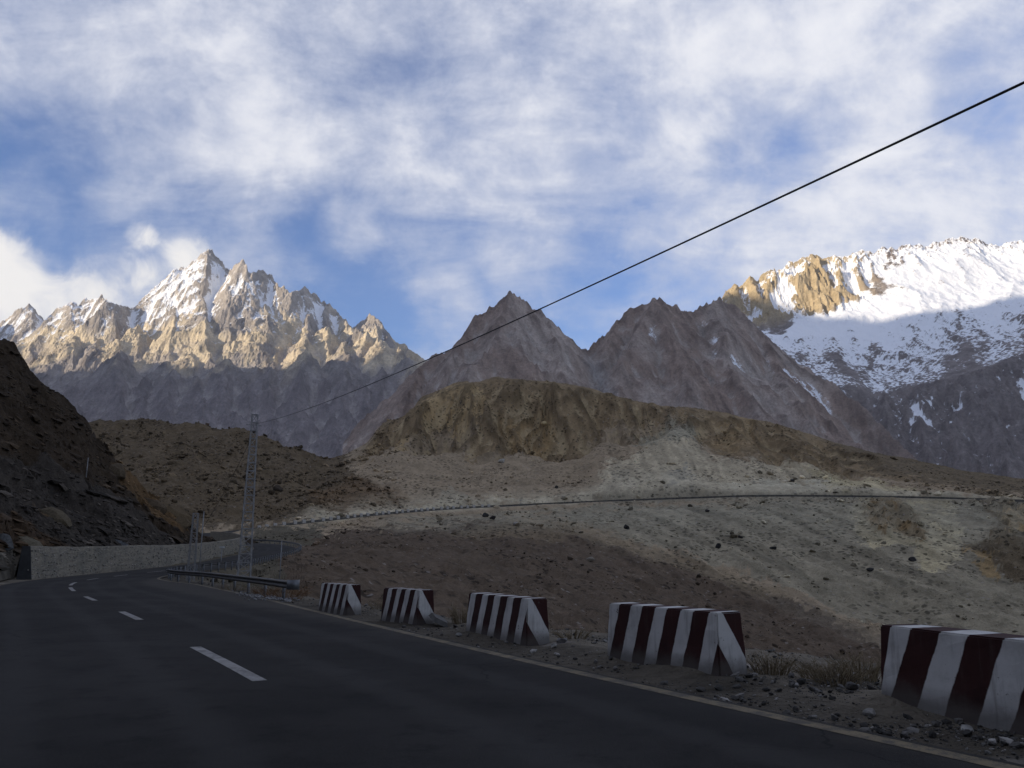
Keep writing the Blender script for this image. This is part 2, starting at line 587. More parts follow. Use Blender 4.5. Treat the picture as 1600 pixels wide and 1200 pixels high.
mor = sstep(TK, 2.4, 3.2) * sstep(TK, 5.0, 4.2)
TZ = TZ + mor * ((ridged(TX / 18, TY / 18, 4, 37) - 0.55) * 2.2)
near = sstep(TK, 2.2, 1.0)
TZ = TZ + near * (fbm(TX / 2.2, TY / 2.2, 4, 41) * 0.10 + fbm(TX / 0.5, TY / 0.5, 3, 43) * 0.03)
msk = TY < 345
de, rz, ri, ro = road_info(TX[msk], TY[msk])
wn = np.where(ri < 130, 2.4, np.where(ri < 330, 5.0, 6.0))
# roadside bank of ploughed gravel on the near right shoulder
zt = TZ[msk]
shoulder = sstep(de, 0.35, 1.1) * sstep(de, 3.4, 1.8) * (ri < 110) * (ro > 0)
zt = zt + shoulder * (0.05 + 0.16 * np.clip(fbm(TX[msk] / 1.6, TY[msk] / 1.6, 4, 51) + 0.25, 0, 1))
bl = sstep(de, 0.15, wn)
zt = rz - 0.07 + (zt - rz + 0.07) * bl
TZ[msk] = zt
for poly_, a_ in (([(1350, 800), (1360, 786), (1410, 784), (1430, 805), (1450, 835), (1440, 845), (1400, 830), (1375, 832), (1355, 820)], 1.0), ([(1515, 785), (1700, 785), (2000, 1000), (1640, 980), (1590, 900), (1560, 880), (1520, 860), (1560, 815)], 0.7)):
    mk_ = blur(inpoly(TPX, base_py, poly_).astype(float), 4) * a_
    TZ = TZ + mk_ * (1.0 + (ridged(TX / 7, TY / 16, 4, 91) - 0.5) * 5.0)

# ---- what the ground is made of, place by place
qx = TPX + fbm(TX / 14, TY / 14, 4, 61) * 18 + fbm(TX / 3, TY / 3, 4, 63, 0.7) * 20
qy = base_py + fbm(TX / 14, TY / 14, 4, 67) * 13 + fbm(TX / 3, TY / 3, 4, 69, 0.7) * 15
C_SCREE = (0.265, 0.212, 0.158); C_BROWN = (0.215, 0.162, 0.106); C_TAN = (0.38, 0.285, 0.17); C_GREY = (0.225, 0.200, 0.158)
C_PALE = (0.44, 0.395, 0.31); C_MOR = (0.098, 0.074, 0.058); C_RUB = (0.112, 0.086, 0.060); C_DK = (0.13, 0.11, 0.09); C_GRAV = (0.135, 0.122, 0.108)
C_BLUE = (0.25, 0.24, 0.215); C_CREAM = (0.40, 0.345, 0.235); C_DBR = (0.125, 0.098, 0.068)
TC = np.ones(TX.shape + (3,)) * np.array(C_SCREE)


def paint(poly, c, amt=1.0, soft=None):
    mk = inpoly(qx, qy, poly).astype(float) * amt
    if soft is not None and soft > 2:
        mk = blur(mk, 1)
    global TC
    TC = TC + (np.array(c) - TC) * mk[..., None]


mfar = (TK > 2.0)
paint([(-1200, 1300), (-1200, 600), (560, 600), (540, 730), (640, 790), (480, 812), (300, 830), (300, 1300)], C_RUB)
paint([(200, 1300), (240, 870), (330, 838), (500, 820), (520, 1300)], (0.10, 0.088, 0.07), 1, 2)
paint([(440, 1300), (440, 862), (540, 826), (640, 820), (760, 812), (850, 818), (960, 850), (1080, 890), (1230, 935), (1330, 990), (1500, 1100), (1900, 1300)], C_MOR, 1, 2)
paint([(850, 815), (1000, 850), (1130, 900), (1260, 950), (1400, 1010), (1500, 1060), (1320, 1000), (1180, 930), (1040, 880), (900, 850), (800, 815)], C_DK, 0.6, 3)
paint([(870, 800), (960, 792), (1340, 780), (1700, 790), (2800, 800), (2800, 1300), (1700, 1100), (1400, 1000), (1250, 925), (1120, 880), (980, 840)], C_GREY, 1, 2)
paint([(700, 830), (860, 805), (980, 840), (1120, 885), (1240, 935), (1180, 930), (1040, 880), (900, 848)], (0.19, 0.15, 0.105), 0.55, 3)
# conglomerate cliffs
paint([(560, 725), (575, 690), (600, 640), (650, 600), (720, 570), (950, 570), (1300, 640), (1320, 700), (1700, 735), (2800, 745), (2800, 800), (1560, 772), (1430, 752), (1330, 735), (1290, 742), (1240, 735), (1190, 720), (1130, 705), (1090, 680), (1060, 645), (1000, 655),
       (945, 640), (925, 660), (918, 700), (890, 706), (830, 695), (770, 700), (735, 722), (715, 720), (740, 690), (745, 655), (700, 640), (670, 650), (655, 690), (630, 702), (600, 700)], C_BROWN, 1, 1)
paint([(655, 640), (680, 610), (740, 600), (770, 610), (765, 640), (750, 650), (735, 660), (700, 640)], C_TAN, 0.85, 2)
paint([(615, 705), (625, 670), (650, 660), (640, 700)], C_TAN, 0.6, 2)
paint([(780, 640), (830, 620), (870, 640), (860, 680), (800, 690)], (0.27, 0.185, 0.095), 0.6, 3)
paint([(1110, 690), (1130, 660), (1180, 650), (1190, 690), (1150, 705)], (0.30, 0.22, 0.13), 0.6, 2)
paint([(1280, 690), (1330, 690), (1700, 738), (2800, 760), (2800, 800), (1600, 776), (1450, 752), (1370, 730)], C_DBR, 0.9, 2)
# washed-out silt faces above the road
paint([(940, 778), (935, 745), (955, 715), (1000, 712), (1010, 695), (1040, 678), (1080, 690), (1110, 715), (1170, 720), (1260, 728), (1300, 745), (1430, 765), (1440, 778), (1200, 782)], C_PALE, 0.6, 2)
paint([(985, 700), (1000, 668), (1060, 650), (1090, 660), (1085, 690), (1040, 680), (1005, 700)], (0.30, 0.285, 0.235), 0.8, 2)
paint([(1030, 780), (1045, 740), (1070, 725), (1085, 760), (1080, 780)], C_BLUE, 0.8, 2)
paint([(950, 778), (955, 735), (985, 735), (990, 778)], (0.30, 0.27, 0.22), 0.8, 2)
paint([(1120, 752), (1200, 748), (1280, 752), (1330, 768), (1280, 776), (1140, 772)], (0.46, 0.43, 0.36), 0.7, 2)
paint([(1260, 738), (1340, 742), (1430, 762), (1440, 770), (1300, 768)], C_CREAM, 0.8, 2)
paint([(680, 790), (690, 768), (715, 762), (732, 775), (725, 790)], (0.30, 0.27, 0.22), 0.8, 1)
paint([(560, 745), (640, 770), (640, 795), (500, 800), (480, 770)], (0.14, 0.095, 0.06), 0.7, 3)
# slumped pocket below the road
paint([(1325, 800), (1345, 782), (1490, 785), (1500, 815), (1490, 860), (1480, 890), (1440, 895), (1430, 850), (1400, 850), (1370, 860), (1345, 850)], C_CREAM, 0.75, 2)
paint([(1350, 800), (1360, 786), (1410, 784), (1430, 805), (1450, 835), (1440, 845), (1400, 830), (1375, 832), (1355, 820)], (0.22, 0.15, 0.08), 0.9, 1)
paint([(1440, 800), (1495, 795), (1500, 840), (1495, 880), (1470, 880), (1450, 850)], (0.42, 0.37, 0.27), 0.7, 1)
paint([(1515, 785), (1700, 785), (2000, 1000), (1640, 980), (1590, 900), (1560, 880), (1520, 860), (1500, 845), (1540, 850), (1560, 815)], C_DBR, 1, 1)
paint([(1560, 800), (1610, 790), (1620, 830), (1580, 835)], C_TAN, 0.7, 1)
paint([(1500, 852), (1540, 865), (1570, 895), (1540, 890)], (0.30, 0.21, 0.11), 0.8, 1)
# cut face above the far road and tipped debris below it
bn = sstep(TPX, 430, 520) * sstep(fbm(TX / 5, TY / 5, 4, 75), -0.55, 0.1)
TC = TC + (np.array((0.42, 0.375, 0.30)) - TC) * (sstep(TK, 5.1, 5.3) * sstep(TK, 6.25, 5.8) * bn * 0.95)[..., None]
TC = TC + (np.array((0.25, 0.232, 0.19)) - TC) * (sstep(TK, 4.45, 4.85) * sstep(TK, 5.15, 5.0) * bn * sstep(TPX, 560, 640) * 0.7)[..., None]
# relief put into the cliff colour: ribs as dark crust, gullies as pale silt
cv = blur(TZ, 4) - TZ
cvn = np.clip(cv / 1.6, -1, 1) + 0.8 * fbm(TX / 6, TY / 12, 4, 77, 0.6)
cm_ = sstep(TK, 6.8, 7.1) * sstep(TK, 9.0, 8.4) * sstep(TPX, 540, 600) * sstep(TPX, 1500, 1350)
TC = TC + (np.array((0.36, 0.29, 0.195)) - TC) * (sstep(cvn, 0.25, 0.85) * 0.7 * cm_)[..., None]
TC = TC + (np.array((0.125, 0.094, 0.062)) - TC) * (sstep(cvn, -0.2, -0.75) * 0.75 * cm_)[..., None]
# runnels in the silt faces
rn = sstep(TK, 5.9, 6.2) * sstep(TK, 7.2, 6.8) * sstep(TPX, 930, 960) * sstep(TPX, 1450, 1400)
TC = TC * (1 + rn * 0.5 * fbm((TX + warpx * 0.3) / 3.2, TY / 40, 4, 85))[..., None]
# streaky runs on the grey scree
stre = sstep(TPX, 900, 1000) * sstep(TK, 3.9, 4.2) * sstep(TK, 5.05, 4.9)
TC = TC * (1 + (stre * (fbm((TX + (TY - 250) * 0.35) / 5.0, TY / 55, 4, 71)) * 0.55))[..., None]
# gravel road shoulders, pale strip along the cut behind the far road
nearm = sstep(TK, 2.15, 1.9)
gr = np.array(C_GRAV) * (1 + 0.35 * fbm(TX / 1.8, TY / 1.8, 4, 73))[..., None]
TC = TC + (gr - TC) * nearm[..., None]
tmp = np.zeros(TX.shape)
tmp[msk] = sstep(de, 5.5, 3.0) * (ri > 420)
TC = TC + (np.array((0.19, 0.17, 0.138)) - TC) * (tmp * 0.7)[..., None]
tmp[msk] = sstep(de, 2.6, 0.9) * (ri < 115) * (ro > 0)
TC = TC + (np.array((0.052, 0.047, 0.042)) - TC) * (tmp * 0.75)[..., None]
TC = TC * (1 + 0.35 * fbm(TX / 9.0, TY / 9.0, 4, 79) + 0.22 * fbm(TX / 1.7, TY / 1.7, 3, 83))[..., None]
TC = np.clip(TC * (np.array([1.06, 1.0, 0.86]) + far[..., None] * np.array([0.08, 0.09, 0.07])), 0.01, 0.8)
M_GROUND = mat_terrain('valley_ground_mat', 0.35, 2.2, 0.25, 0.45, 0.9, 0.35, speck=1.1)
ground = grid_obj('ground', TX, TY, TZ, M_GROUND, False, TC)
tag(ground, 'stony valley slopes, gully and brown hill across from the road', None, None, 'structure')

# the rest of the valley floor, out to the mountains and behind the camera
M_FLOOR = mat_plain('valley_floor_mat', (0.16, 0.14, 0.12), (0.24, 0.22, 0.19), 0.01, 0.95, 0.3, 2.0)
NV = 96
rr = np.array([14000.0, 30000.0, 60000.0])
an = np.linspace(0, 2 * np.pi, NV, endpoint=False)
rad = np.array([0, 40, 300, 1500, 6000, 11000, 16000.0])
VX = rad[:, None] * np.cos(an); VY = rad[:, None] * np.sin(an)
VZ = np.where(VY > 1.0, -75.0, -0.12) + 0 * VX
VZ[rad >= 1500] = -75
V = np.stack([VX, VY, VZ], -1)
V = np.concatenate([V, V[:, :1]], 1)
vf = mesh_np('valley_floor', V.reshape(-1, 3), grid_faces(V.shape[0], V.shape[1]), M_FLOOR)
tag(vf, 'flat valley floor beyond the hills', None, None, 'structure')

# ------------------------------------------------------------------ dark rocky slope on the left
SPX = np.concatenate([np.arange(-1500, -40, 16), np.arange(-40, 400, 1.6)])
S0 = curve([(-1500, 1000, 22), (-400, 960, 32), (-150, 930, 46), (0, 908, 58), (22, 902, 67), (32, 866, 71), (60, 862, 74.5), (180, 866, 88), (280, 864, 105), (350, 855, 131), (400, 850, 147)])
S1 = curve([(-1500, 780, 45), (-400, 770, 62), (0, 760, 82), (100, 780, 90), (180, 805, 98), (250, 830, 112), (300, 845, 125), (350, 852, 136), (400, 851.5, 146)])
S2 = curve([(-1500, 260, 70), (-400, 330, 100), (-200, 430, 110), (0, 530, 120), (25, 552, 122), (50, 583, 125), (90, 612, 128), (118, 640, 130), (137, 660, 132), (150, 690, 135), (175, 716, 137), (200, 742, 140), (235, 778, 143), (262, 800, 145), (300, 830, 148), (345, 846, 150), (400, 853, 152)])
_i = np.arange(60, 240)
_wx = RD[_i, 0] - RNR[_i, 0] * (RD[_i, 3] + 3.0); _wy = RD[_i, 1] - RNR[_i, 1] * (RD[_i, 3] + 3.0)
_wp = proj(_wx, _wy, RD[_i, 2] + 2.2)[0]
_ok = (_wy > 66) & (_wy < 165) & (_wp > 30)
_o = np.argsort(_wp[_ok])
_mp = _wp[_ok][_o]; _my = np.maximum.accumulate(_wy[_ok][_o]) + 1.0
_S0 = S0
def S0(p):
    py, Y = _S0(p)
    Yw = np.interp(p, _mp, _my)
    t = sstep(p, 26, 50)
    return [py + 1.5 * t, np.maximum(Y, Y + (Yw - Y) * t)]
_S1 = S1
def S1(p):
    py, Y = _S1(p)
    return [py, np.maximum(Y, S0(p)[1] + 5)]
_S2 = S2
def S2(p):
    py, Y = _S2(p)
    return [py, np.maximum(Y, S1(p)[1] + 4)]
rowsY, rowsZ, rowsK = [], [], []
def add_rows(fa, fb, n, k0):
    pa, Ya = fa(SPX); pb, Yb = fb(SPX)
    za = P(SPX, pa, Ya)[2]; zb = P(SPX, pb, Yb)[2]
    for k in range(n):
        t = k / n
        rowsY.append(Ya + (Yb - Ya) * t); rowsZ.append(za + (zb - za) * t); rowsK.append(k0 + t)
    return Yb, zb
add_rows(S0, S1, 120, 0)
Yb, zb = add_rows(S1, S2, 190, 1)
for k in range(24):
    t = k / 23
    rowsY.append(Yb + 70 * t); rowsZ.append(zb - (zb + 12) * t ** 1.5); rowsK.append(2 + t)
LY = np.array(rowsY); LZ = np.array(rowsZ); LK = np.array(rowsK)[:, None] * np.ones_like(LY)
LPX = SPX[None] * np.ones_like(LY)
LX = (LPX - 800) / F * (LY * CP + (LZ - CAMZ) * SP)
ed = sstep(LK, 0.0, 0.12)
amp = np.minimum(1, LZ.clip(0) / 6) * ed * sstep(LK, 0.0, 0.3)
LZ0 = LZ.copy()
LZ = LZ + amp * (fbm(LX / 14, LY / 14, 4, 101) * 2.4 + (ridged(LX / 8, LY / 8, 4, 103) - 0.5) * 1.5)
# beds of slate dipping to the right: saw-tooth steps
q = (LZ * 0.9 + LX * 0.42 + fbm(LX / 9, LY / 9, 3, 107) * 1.6)
for lam, a_, sd in ((2.6, 0.85, 1), (1.1, 0.36, 2), (0.5, 0.17, 3)):
    ph = q / lam + fbm(LX / 5, LY / 5, 2, 110 + sd) * 0.6
    saw = ph - np.floor(ph)
    LZ = LZ + amp * a_ * (saw - 0.5) * (0.4 + 0.9 * np.clip(fbm(LX / 11, LY / 11, 3, 115 + sd) + 0.4, 0, 1))
LZ = LZ + amp * fbm(LX / 1.5, LY / 1.5, 4, 121) * 0.4
LC = np.ones(LX.shape + (3,)) * np.array((0.052, 0.045, 0.036))
lq = LPX + fbm(LX / 5, LY / 5, 3, 131) * 14
lpy = proj(LX, LY, LZ0)[1] + fbm(LX / 5, LY / 5, 3, 133) * 10
def lpaint(poly, c, amt=1.0):
    global LC
    LC = LC + (np.array(c) - LC) * (blur(inpoly(lq, lpy, poly).astype(float), 1) * amt)[..., None]
lpaint([(-60, 700), (80, 720), (200, 790), (330, 880), (200, 880), (80, 850), (-60, 800)], (0.060, 0.062, 0.064), 0.9)
lpaint([(170, 730), (200, 725), (230, 770), (300, 800), (290, 835), (240, 810), (190, 760)], (0.16, 0.12, 0.07), 0.8)
lpaint([(55, 780), (80, 790), (104, 815), (85, 818), (65, 800)], (0.15, 0.12, 0.075), 0.9)
lpaint([(-60, 850), (24, 850), (30, 900), (40, 920), (-200, 960)], (0.115, 0.125, 0.125), 1)
lpaint([(-40, 790), (60, 830), (120, 862), (60, 862), (-40, 845)], (0.062, 0.047, 0.032), 0.8)
LC = LC * (1 + 0.5 * fbm(LX / 4, LY / 4, 4, 141) + 0.4 * fbm(LX / 0.8, LY / 0.8, 3, 143))[..., None]
LC = np.clip(LC * np.array([0.78, 0.63, 0.49]), 0.008, 0.6)
M_SLOPE = mat_terrain('slate_slope_mat', 0.6, 3.5, 0.35, 0.5, 0.9, 0.25)
slope = grid_obj('rocky_slope', LX, LY, LZ, M_SLOPE, False, LC)
tag(slope, 'dark slate hillside rising on the left above the stone wall', None, None, 'structure')


# ------------------------------------------------------------------ mountains
def ridge_field(X, Y, segs):
    Z = np.full(X.shape, -900.0, np.float32)
    X = X.astype(np.float32); Y = Y.astype(np.float32)
    for (x0, y0, z0, x1, y1, z1, s) in segs:
        dx, dy = x1 - x0, y1 - y0
        L = dx * dx + dy * dy + 1e-6
        t = np.clip(((X - x0) * dx + (Y - y0) * dy) / L, 0, 1)
        d = np.hypot(X - x0 - dx * t, Y - y0 - dy * t)
        np.maximum(Z, z0 + (z1 - z0) * t - s * d, out=Z)
    return Z


def wp(px, py, Y):
    x, y, z = P(px, py, Y)
    return float(x), float(y), float(z)


def jag(pts, n, amp, seed):
    """break a traced ridge line up into small teeth"""
    rg = random.Random(seed); out = []
    for a, c in zip(pts[:-1], pts[1:]):
        out.append(a)
        for k in range(1, n + 1):
            t = k / (n + 1)
            out.append(tuple(a[i] + (c[i] - a[i]) * t + (rg.uniform(-amp, amp * 0.8) if i == 1 else 0) for i in range(3)))
    return out + [pts[-1]]


def chain(pts, s):
    w = [wp(*p) for p in pts]
    return [(*w[i], *w[i + 1], s) for i in range(len(w) - 1)]


def mgrid(px0, px1, nc, y0, y1, nr, power=1.0):
    tau = np.linspace((px0 - 800) / F / CP, (px1 - 800) / F / CP, nc)
    t = np.linspace(0, 1, nr) ** power
    Y = (y0 + (y1 - y0) * t)[:, None] * np.ones(nc)
    return tau[None] * Y, Y


# ---- far spired range on the left
CR = [(-260, 470), (-160, 520), (-80, 480), (-30, 515), (0, 508), (12, 498), (25, 483), (36, 480), (46, 473), (54, 479), (60, 491), (68, 499), (78, 493), (86, 481), (100, 480), (107, 474), (114, 469), (122, 476), (136, 463), (145, 467), (160, 461), (172, 468), (190, 474), (207, 479), (225, 472), (238, 460),
      (250, 450), (262, 437), (272, 419), (278, 422), (285, 413), (292, 420), (301, 415), (312, 396), (322, 390), (331, 387), (342, 400), (352, 416), (362, 420), (368, 412), (375, 408), (380, 404), (387, 417), (394, 424), (405, 420), (415, 424), (425, 430), (437, 447), (455, 455), (464, 453), (472, 456), (478, 445), (485, 456), (495, 460),
      (502, 470), (512, 474), (522, 481), (532, 492), (542, 504), (552, 511), (565, 502), (574, 496), (582, 489), (592, 500), (602, 514), (615, 527), (632, 537), (650, 552), (665, 562), (690, 590), (740, 620)]
segs = []
crest = []
for i, (a, c) in enumerate(CR):
    crest.append((a, c, 9500 + 320 * math.sin(a / 38.0) + 160 * math.sin(a / 11.0 + 1)))
crest = jag(crest, 1, 3.5, 6)
segs += chain(crest, 2.0)
FRONT = [  # px, py, Y of pyramids standing in front of the crest
    (50, 577, 8200), (114, 531, 8500), (150, 548, 8300), (182, 533, 8450), (217, 504, 8750), (270, 507, 8650), (322, 521, 8450), (362, 505, 8700), (415, 505, 8650), (477, 532, 8350), (510, 505, 8750), (540, 535, 8350),
    (571, 518, 8600), (595, 528, 8450), (622, 545, 8400), (-60, 560, 8300), (-140, 540, 8300), (300, 552, 8150), (432, 556, 8200)]
DARK = [(185, 542, 7900), (360, 551, 7800), (477, 543, 7850), (545, 557, 7800), (596, 572, 7800), (640, 554, 7900), (270, 575, 7700), (420, 575, 7600), (120, 600, 7600), (60, 615, 7500), (230, 590, 7650), (310, 590, 7600), (510, 590, 7600), (-60, 600, 7600), (665, 585, 7700), (150, 620, 7400), (390, 600, 7500), (455, 600, 7500), (570, 600, 7500), (630, 600, 7500)]
LOW = [(317, 632, 6900), (240, 650, 6900), (430, 655, 6900), (520, 650, 6900), (590, 645, 6900), (130, 660, 6800), (20, 660, 6900), (370, 640, 7000), (470, 640, 7000), (560, 660, 6700), (640, 650, 6900), (180, 650, 7000)]


def nearest(p, lst, w=1.0):
    return min(lst, key=lambda c: abs(c[0] - p[0]) * w + 0.02 * abs(c[1] - p[1]) - (8 if c[1] < p[1] - 30 else -500))


for p in FRONT:
    c = nearest(p, crest)
    mid = ((p[0] + c[0]) / 2 + random.uniform(-6, 6), (p[1] + c[1]) / 2 + random.uniform(8, 26), (p[2] + c[2]) / 2 + 40)
    sl_ = random.uniform(0.92, 1.30)
    segs += chain([c, mid, p], sl_ + 0.15)
    segs += chain([p, (p[0] + random.uniform(-14, 14), p[1] + 50, p[2] - 420)], sl_)
for p in DARK:
    c = nearest(p, FRONT)
    segs += chain([((p[0] + c[0]) / 2, max(p[1], c[1]) + 22, (p[2] + c[2]) / 2), p], 1.3)
    segs += chain([p, (p[0] + random.uniform(-16, 16), p[1] + 60, p[2] - 520), (p[0] + random.uniform(-26, 26), p[1] + 110, p[2] - 1000)], 1.25)
for p in LOW:
    segs += chain([(p[0] + random.uniform(-10, 10), p[1] + 8, p[2] + 350), p, (p[0] + random.uniform(-25, 25), p[1] + 60, p[2] - 600)], 1.0)
MX, MY = mgrid(-260, 760, 640, 5300, 10300, 430)
wx = fbm(MX / 420, MY / 420, 4, 201) * 95 + fbm(MX / 90, MY / 90, 3, 205) * 24
wy = fbm(MX / 420, MY / 420, 4, 203) * 95 + fbm(MX / 90, MY / 90, 3, 207) * 24
# keep the warp off the crest line so that the skyline stays put
MZ = ridge_field(MX + wx * 0.55, MY + wy * 0.55, segs)
_c = np.array([wp(*p) for p in crest]); _t = _c[:, 0] / _c[:, 1]
offc = 0.3 + 0.7 * sstep(np.abs(MY - np.interp(MX / MY, _t, _c[:, 1])), 0, 500)
MZ = MZ + offc * (ridged(MX / 330, MY / 330, 5, 211) - 0.62) * 120 + (ridged((MX + wx * 1.6) / 110, (MY + wy * 2) / 210, 4, 213) - 0.6) * 60 * np.clip(0.5 + 1.6 * fbm(MX / 500, MY / 500, 2, 215), 0.05, 1.3) + fbm(MX / 32, MY / 32, 3, 217) * 24
MZ = np.maximum(MZ, -120 + 0 * MZ)
MN = grid_normals(MX, MY, MZ)
conc = (blur(MZ, 5) - MZ)
hgt = sstep(MZ, 1900, 3500)
steep = MN[..., 2]
snow = -0.02 + 0.62 * hgt + (steep - 0.5) * 0.75 + np.clip(conc / 80, -0.25, 0.35) * (0.3 + hgt) + fbm(MX / 160, MY / 160, 4, 221) * 0.22
snow = snow + 0.22 * fbm(MX / 40, MY / 40, 3, 223) + 0.25 * sstep(MX / MY, -0.36, -0.46) * hgt
tanm = sstep(1.3 * fbm(MX / 400, MY / 400, 4, 225) + 0.8 * np.exp(-((MZ - 2350) / 420.0) ** 2), 0.25, 0.75)
MC = lerp3((0.29, 0.26, 0.235), (0.56, 0.47, 0.335), tanm)
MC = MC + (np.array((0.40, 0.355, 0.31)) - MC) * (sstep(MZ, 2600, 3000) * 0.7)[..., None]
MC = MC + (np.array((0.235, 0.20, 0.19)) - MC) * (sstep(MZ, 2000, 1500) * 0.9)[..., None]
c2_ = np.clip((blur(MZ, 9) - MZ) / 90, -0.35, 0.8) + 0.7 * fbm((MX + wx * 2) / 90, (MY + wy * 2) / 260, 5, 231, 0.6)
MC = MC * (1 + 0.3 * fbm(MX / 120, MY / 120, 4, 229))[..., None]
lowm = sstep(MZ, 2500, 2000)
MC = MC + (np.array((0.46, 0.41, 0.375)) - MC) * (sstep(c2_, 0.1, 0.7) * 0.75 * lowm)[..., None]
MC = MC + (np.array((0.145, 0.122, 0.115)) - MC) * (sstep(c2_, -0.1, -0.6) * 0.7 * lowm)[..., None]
M_FAR = mat_mountain('far_range_mat', 0.008, 0.045, 14.0, th=(0.38, 0.66), na=0.9)
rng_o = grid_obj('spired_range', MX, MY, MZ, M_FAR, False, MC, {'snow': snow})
tag(rng_o, 'far range of jagged spires, sunlit on top and dusted with snow', None, None, 'structure')

# ---- dark middle peaks
segs = []
C1 = [(600, 640, 3300), (640, 592, 3450), (655, 572, 3480), (672, 558, 3500), (700, 544, 3520), (716, 530, 3530), (735, 512, 3550), (743, 491, 3570), (760, 486, 3580), (775, 479, 3590), (787, 466, 3600), (798, 456, 3600), (808, 461, 3610), (817, 470, 3610), (824, 468, 3610), (828, 478, 3610), (842, 481, 3620), (856, 492, 3640),
      (872, 506, 3680), (886, 528, 3750), (902, 541, 3800), (918, 546, 3850), (932, 531, 3880), (944, 522, 3900), (960, 505, 3900), (972, 492, 3900), (984, 482, 3900), (1000, 476, 3900), (1013, 474, 3900), (1022, 463, 3900), (1034, 464, 3910), (1050, 476, 3930), (1070, 484, 3960), (1086, 484, 4000), (1102, 477, 4050), (1112, 470, 4080), (1125, 461, 4120),
      (1140, 472, 4150), (1160, 490, 4120), (1200, 522, 4050), (1250, 570, 3900), (1290, 592, 3800), (1330, 622, 3700), (1400, 685, 3500), (1480, 760, 3300)]
C1 = jag(C1, 2, 4.0, 5)
segs += chain(C1, 1.9)
for sp in ([(798, 457, 3600), (775, 520, 3350), (730, 590, 3000), (700, 680, 2600)], [(798, 457, 3600), (812, 540, 3300), (850, 620, 2950), (860, 720, 2500)], [(735, 512, 3550), (690, 590, 3150), (650, 680, 2700)],
           [(856, 492, 3640), (880, 580, 3250), (915, 660, 2850), (930, 760, 2400)], [(1022, 463, 3900), (985, 540, 3550), (960, 610, 3150), (950, 720, 2600)], [(1022, 463, 3900), (1060, 560, 3450), (1100, 640, 3050), (1110, 740, 2500)],
           [(960, 505, 3900), (935, 580, 3500), (925, 640, 3200)], [(1112, 470, 4080), (1140, 560, 3600), (1190, 650, 3100), (1220, 760, 2500)], [(1200, 522, 4050), (1240, 620, 3500), (1300, 720, 2900)], [(655, 572, 3480), (625, 640, 3100), (600, 720, 2700)]):
    segs += chain(sp, 1.02)
PXg, PYg = mgrid(540, 1560, 560, 2000, 4500, 400)
wx = fbm(PXg / 260, PYg / 260, 4, 301) * 60; wy = fbm(PXg / 260, PYg / 260, 4, 303) * 60
PZ = ridge_field(PXg + wx * 0.25, PYg + wy * 0.25, segs)
_c = np.array([wp(*p) for p in C1]); _t = _c[:, 0] / _c[:, 1]; _o = np.argsort(_t)
cd_ = np.abs(PYg - np.interp(PXg / PYg, _t[_o], _c[_o, 1]))
offc = 0.22 + 0.78 * sstep(cd_, 0, 300)
PZ = PZ + offc * (ridged((PXg + wx) / 300, (PYg + wy) / 300, 5, 311) - 0.62) * 110 + (ridged((PXg + PYg * 0.35) / 60, PYg / 210, 4, 313) - 0.6) * 14 + fbm(PXg / 22, PYg / 24, 4, 317) * 13
PZ = np.maximum(PZ, -110)
PN = grid_normals(PXg, PYg, PZ)
pc = blur(PZ, 6) - PZ
ppx, ppy = proj(PXg, PYg, PZ)
ppx = ppx + fbm(PXg / 50, PYg / 50, 5, 321, 0.6) * 34
ppy = ppy + fbm(PXg / 60, PYg / 60, 4, 323) * 18
psn = -0.25 + np.clip(pc / 25, -0.3, 0.35) + (PN[..., 2] - 0.55) * 0.5 + fbm(PXg / 70, PYg / 70, 4, 325) * 0.3
for poly, a_ in (([(1085, 495), (1100, 490), (1150, 545), (1165, 575), (1140, 600), (1135, 570), (1110, 530)], 0.8), ([(1190, 540), (1220, 560), (1300, 630), (1290, 650), (1240, 610), (1200, 570)], 0.75), ([(1000, 510), (1025, 500), (1030, 520), (1005, 540)], 0.6), ([(1270, 610), (1285, 610), (1292, 645), (1284, 645)], 0.8), ([(945, 575), (960, 570), (965, 600), (950, 600)], 0.35)):
    psn = psn + blur(inpoly(ppx, ppy, poly).astype(float), 4) * a_ * (0.75 + 1.3 * fbm((PXg + PYg * 0.5) / 14, PYg / 60, 4, 327))
pt1 = sstep(fbm(PXg / 330, PYg / 330, 4, 331), -0.3, 0.35)
PCc = lerp3((0.30, 0.228, 0.182), (0.385, 0.32, 0.27), pt1)
p2_ = np.clip(pc / 40, -0.3, 0.5) + 0.95 * fbm((PXg + PYg * 0.45 + wx * 1.5) / 55, (PYg + wy * 2) / 150, 6, 335, 0.6)
PCc = PCc + (np.array((0.47, 0.42, 0.37)) - PCc) * (sstep(p2_, 0.12, 0.6) * 0.6)[..., None]
PCc = PCc + (np.array((0.165, 0.120, 0.096)) - PCc) * (sstep(p2_, -0.1, -0.5) * 0.65)[..., None]
PCc = PCc * (1 + 0.4 * fbm((PXg + PYg * 0.5) / 60, PYg / 160, 4, 333))[..., None]
fan = blur(inpoly(ppx, ppy, [(915, 560), (925, 555), (950, 600), (975, 640), (940, 640), (930, 600)]).astype(float), 3)
PCc = PCc + (np.array((0.36, 0.34, 0.32)) - PCc) * (fan * 0.8)[..., None]
M_MID = mat_mountain('middle_peaks_mat', 0.015, 0.09, 7.0, th=(0.36, 0.72), na=1.1)
mid = grid_obj('rocky_peaks', PXg, PYg, PZ, M_MID, False, PCc, {'snow': psn})
tag(mid, 'two dark bare rock peaks in shade behind the brown hill', None, None, 'structure')

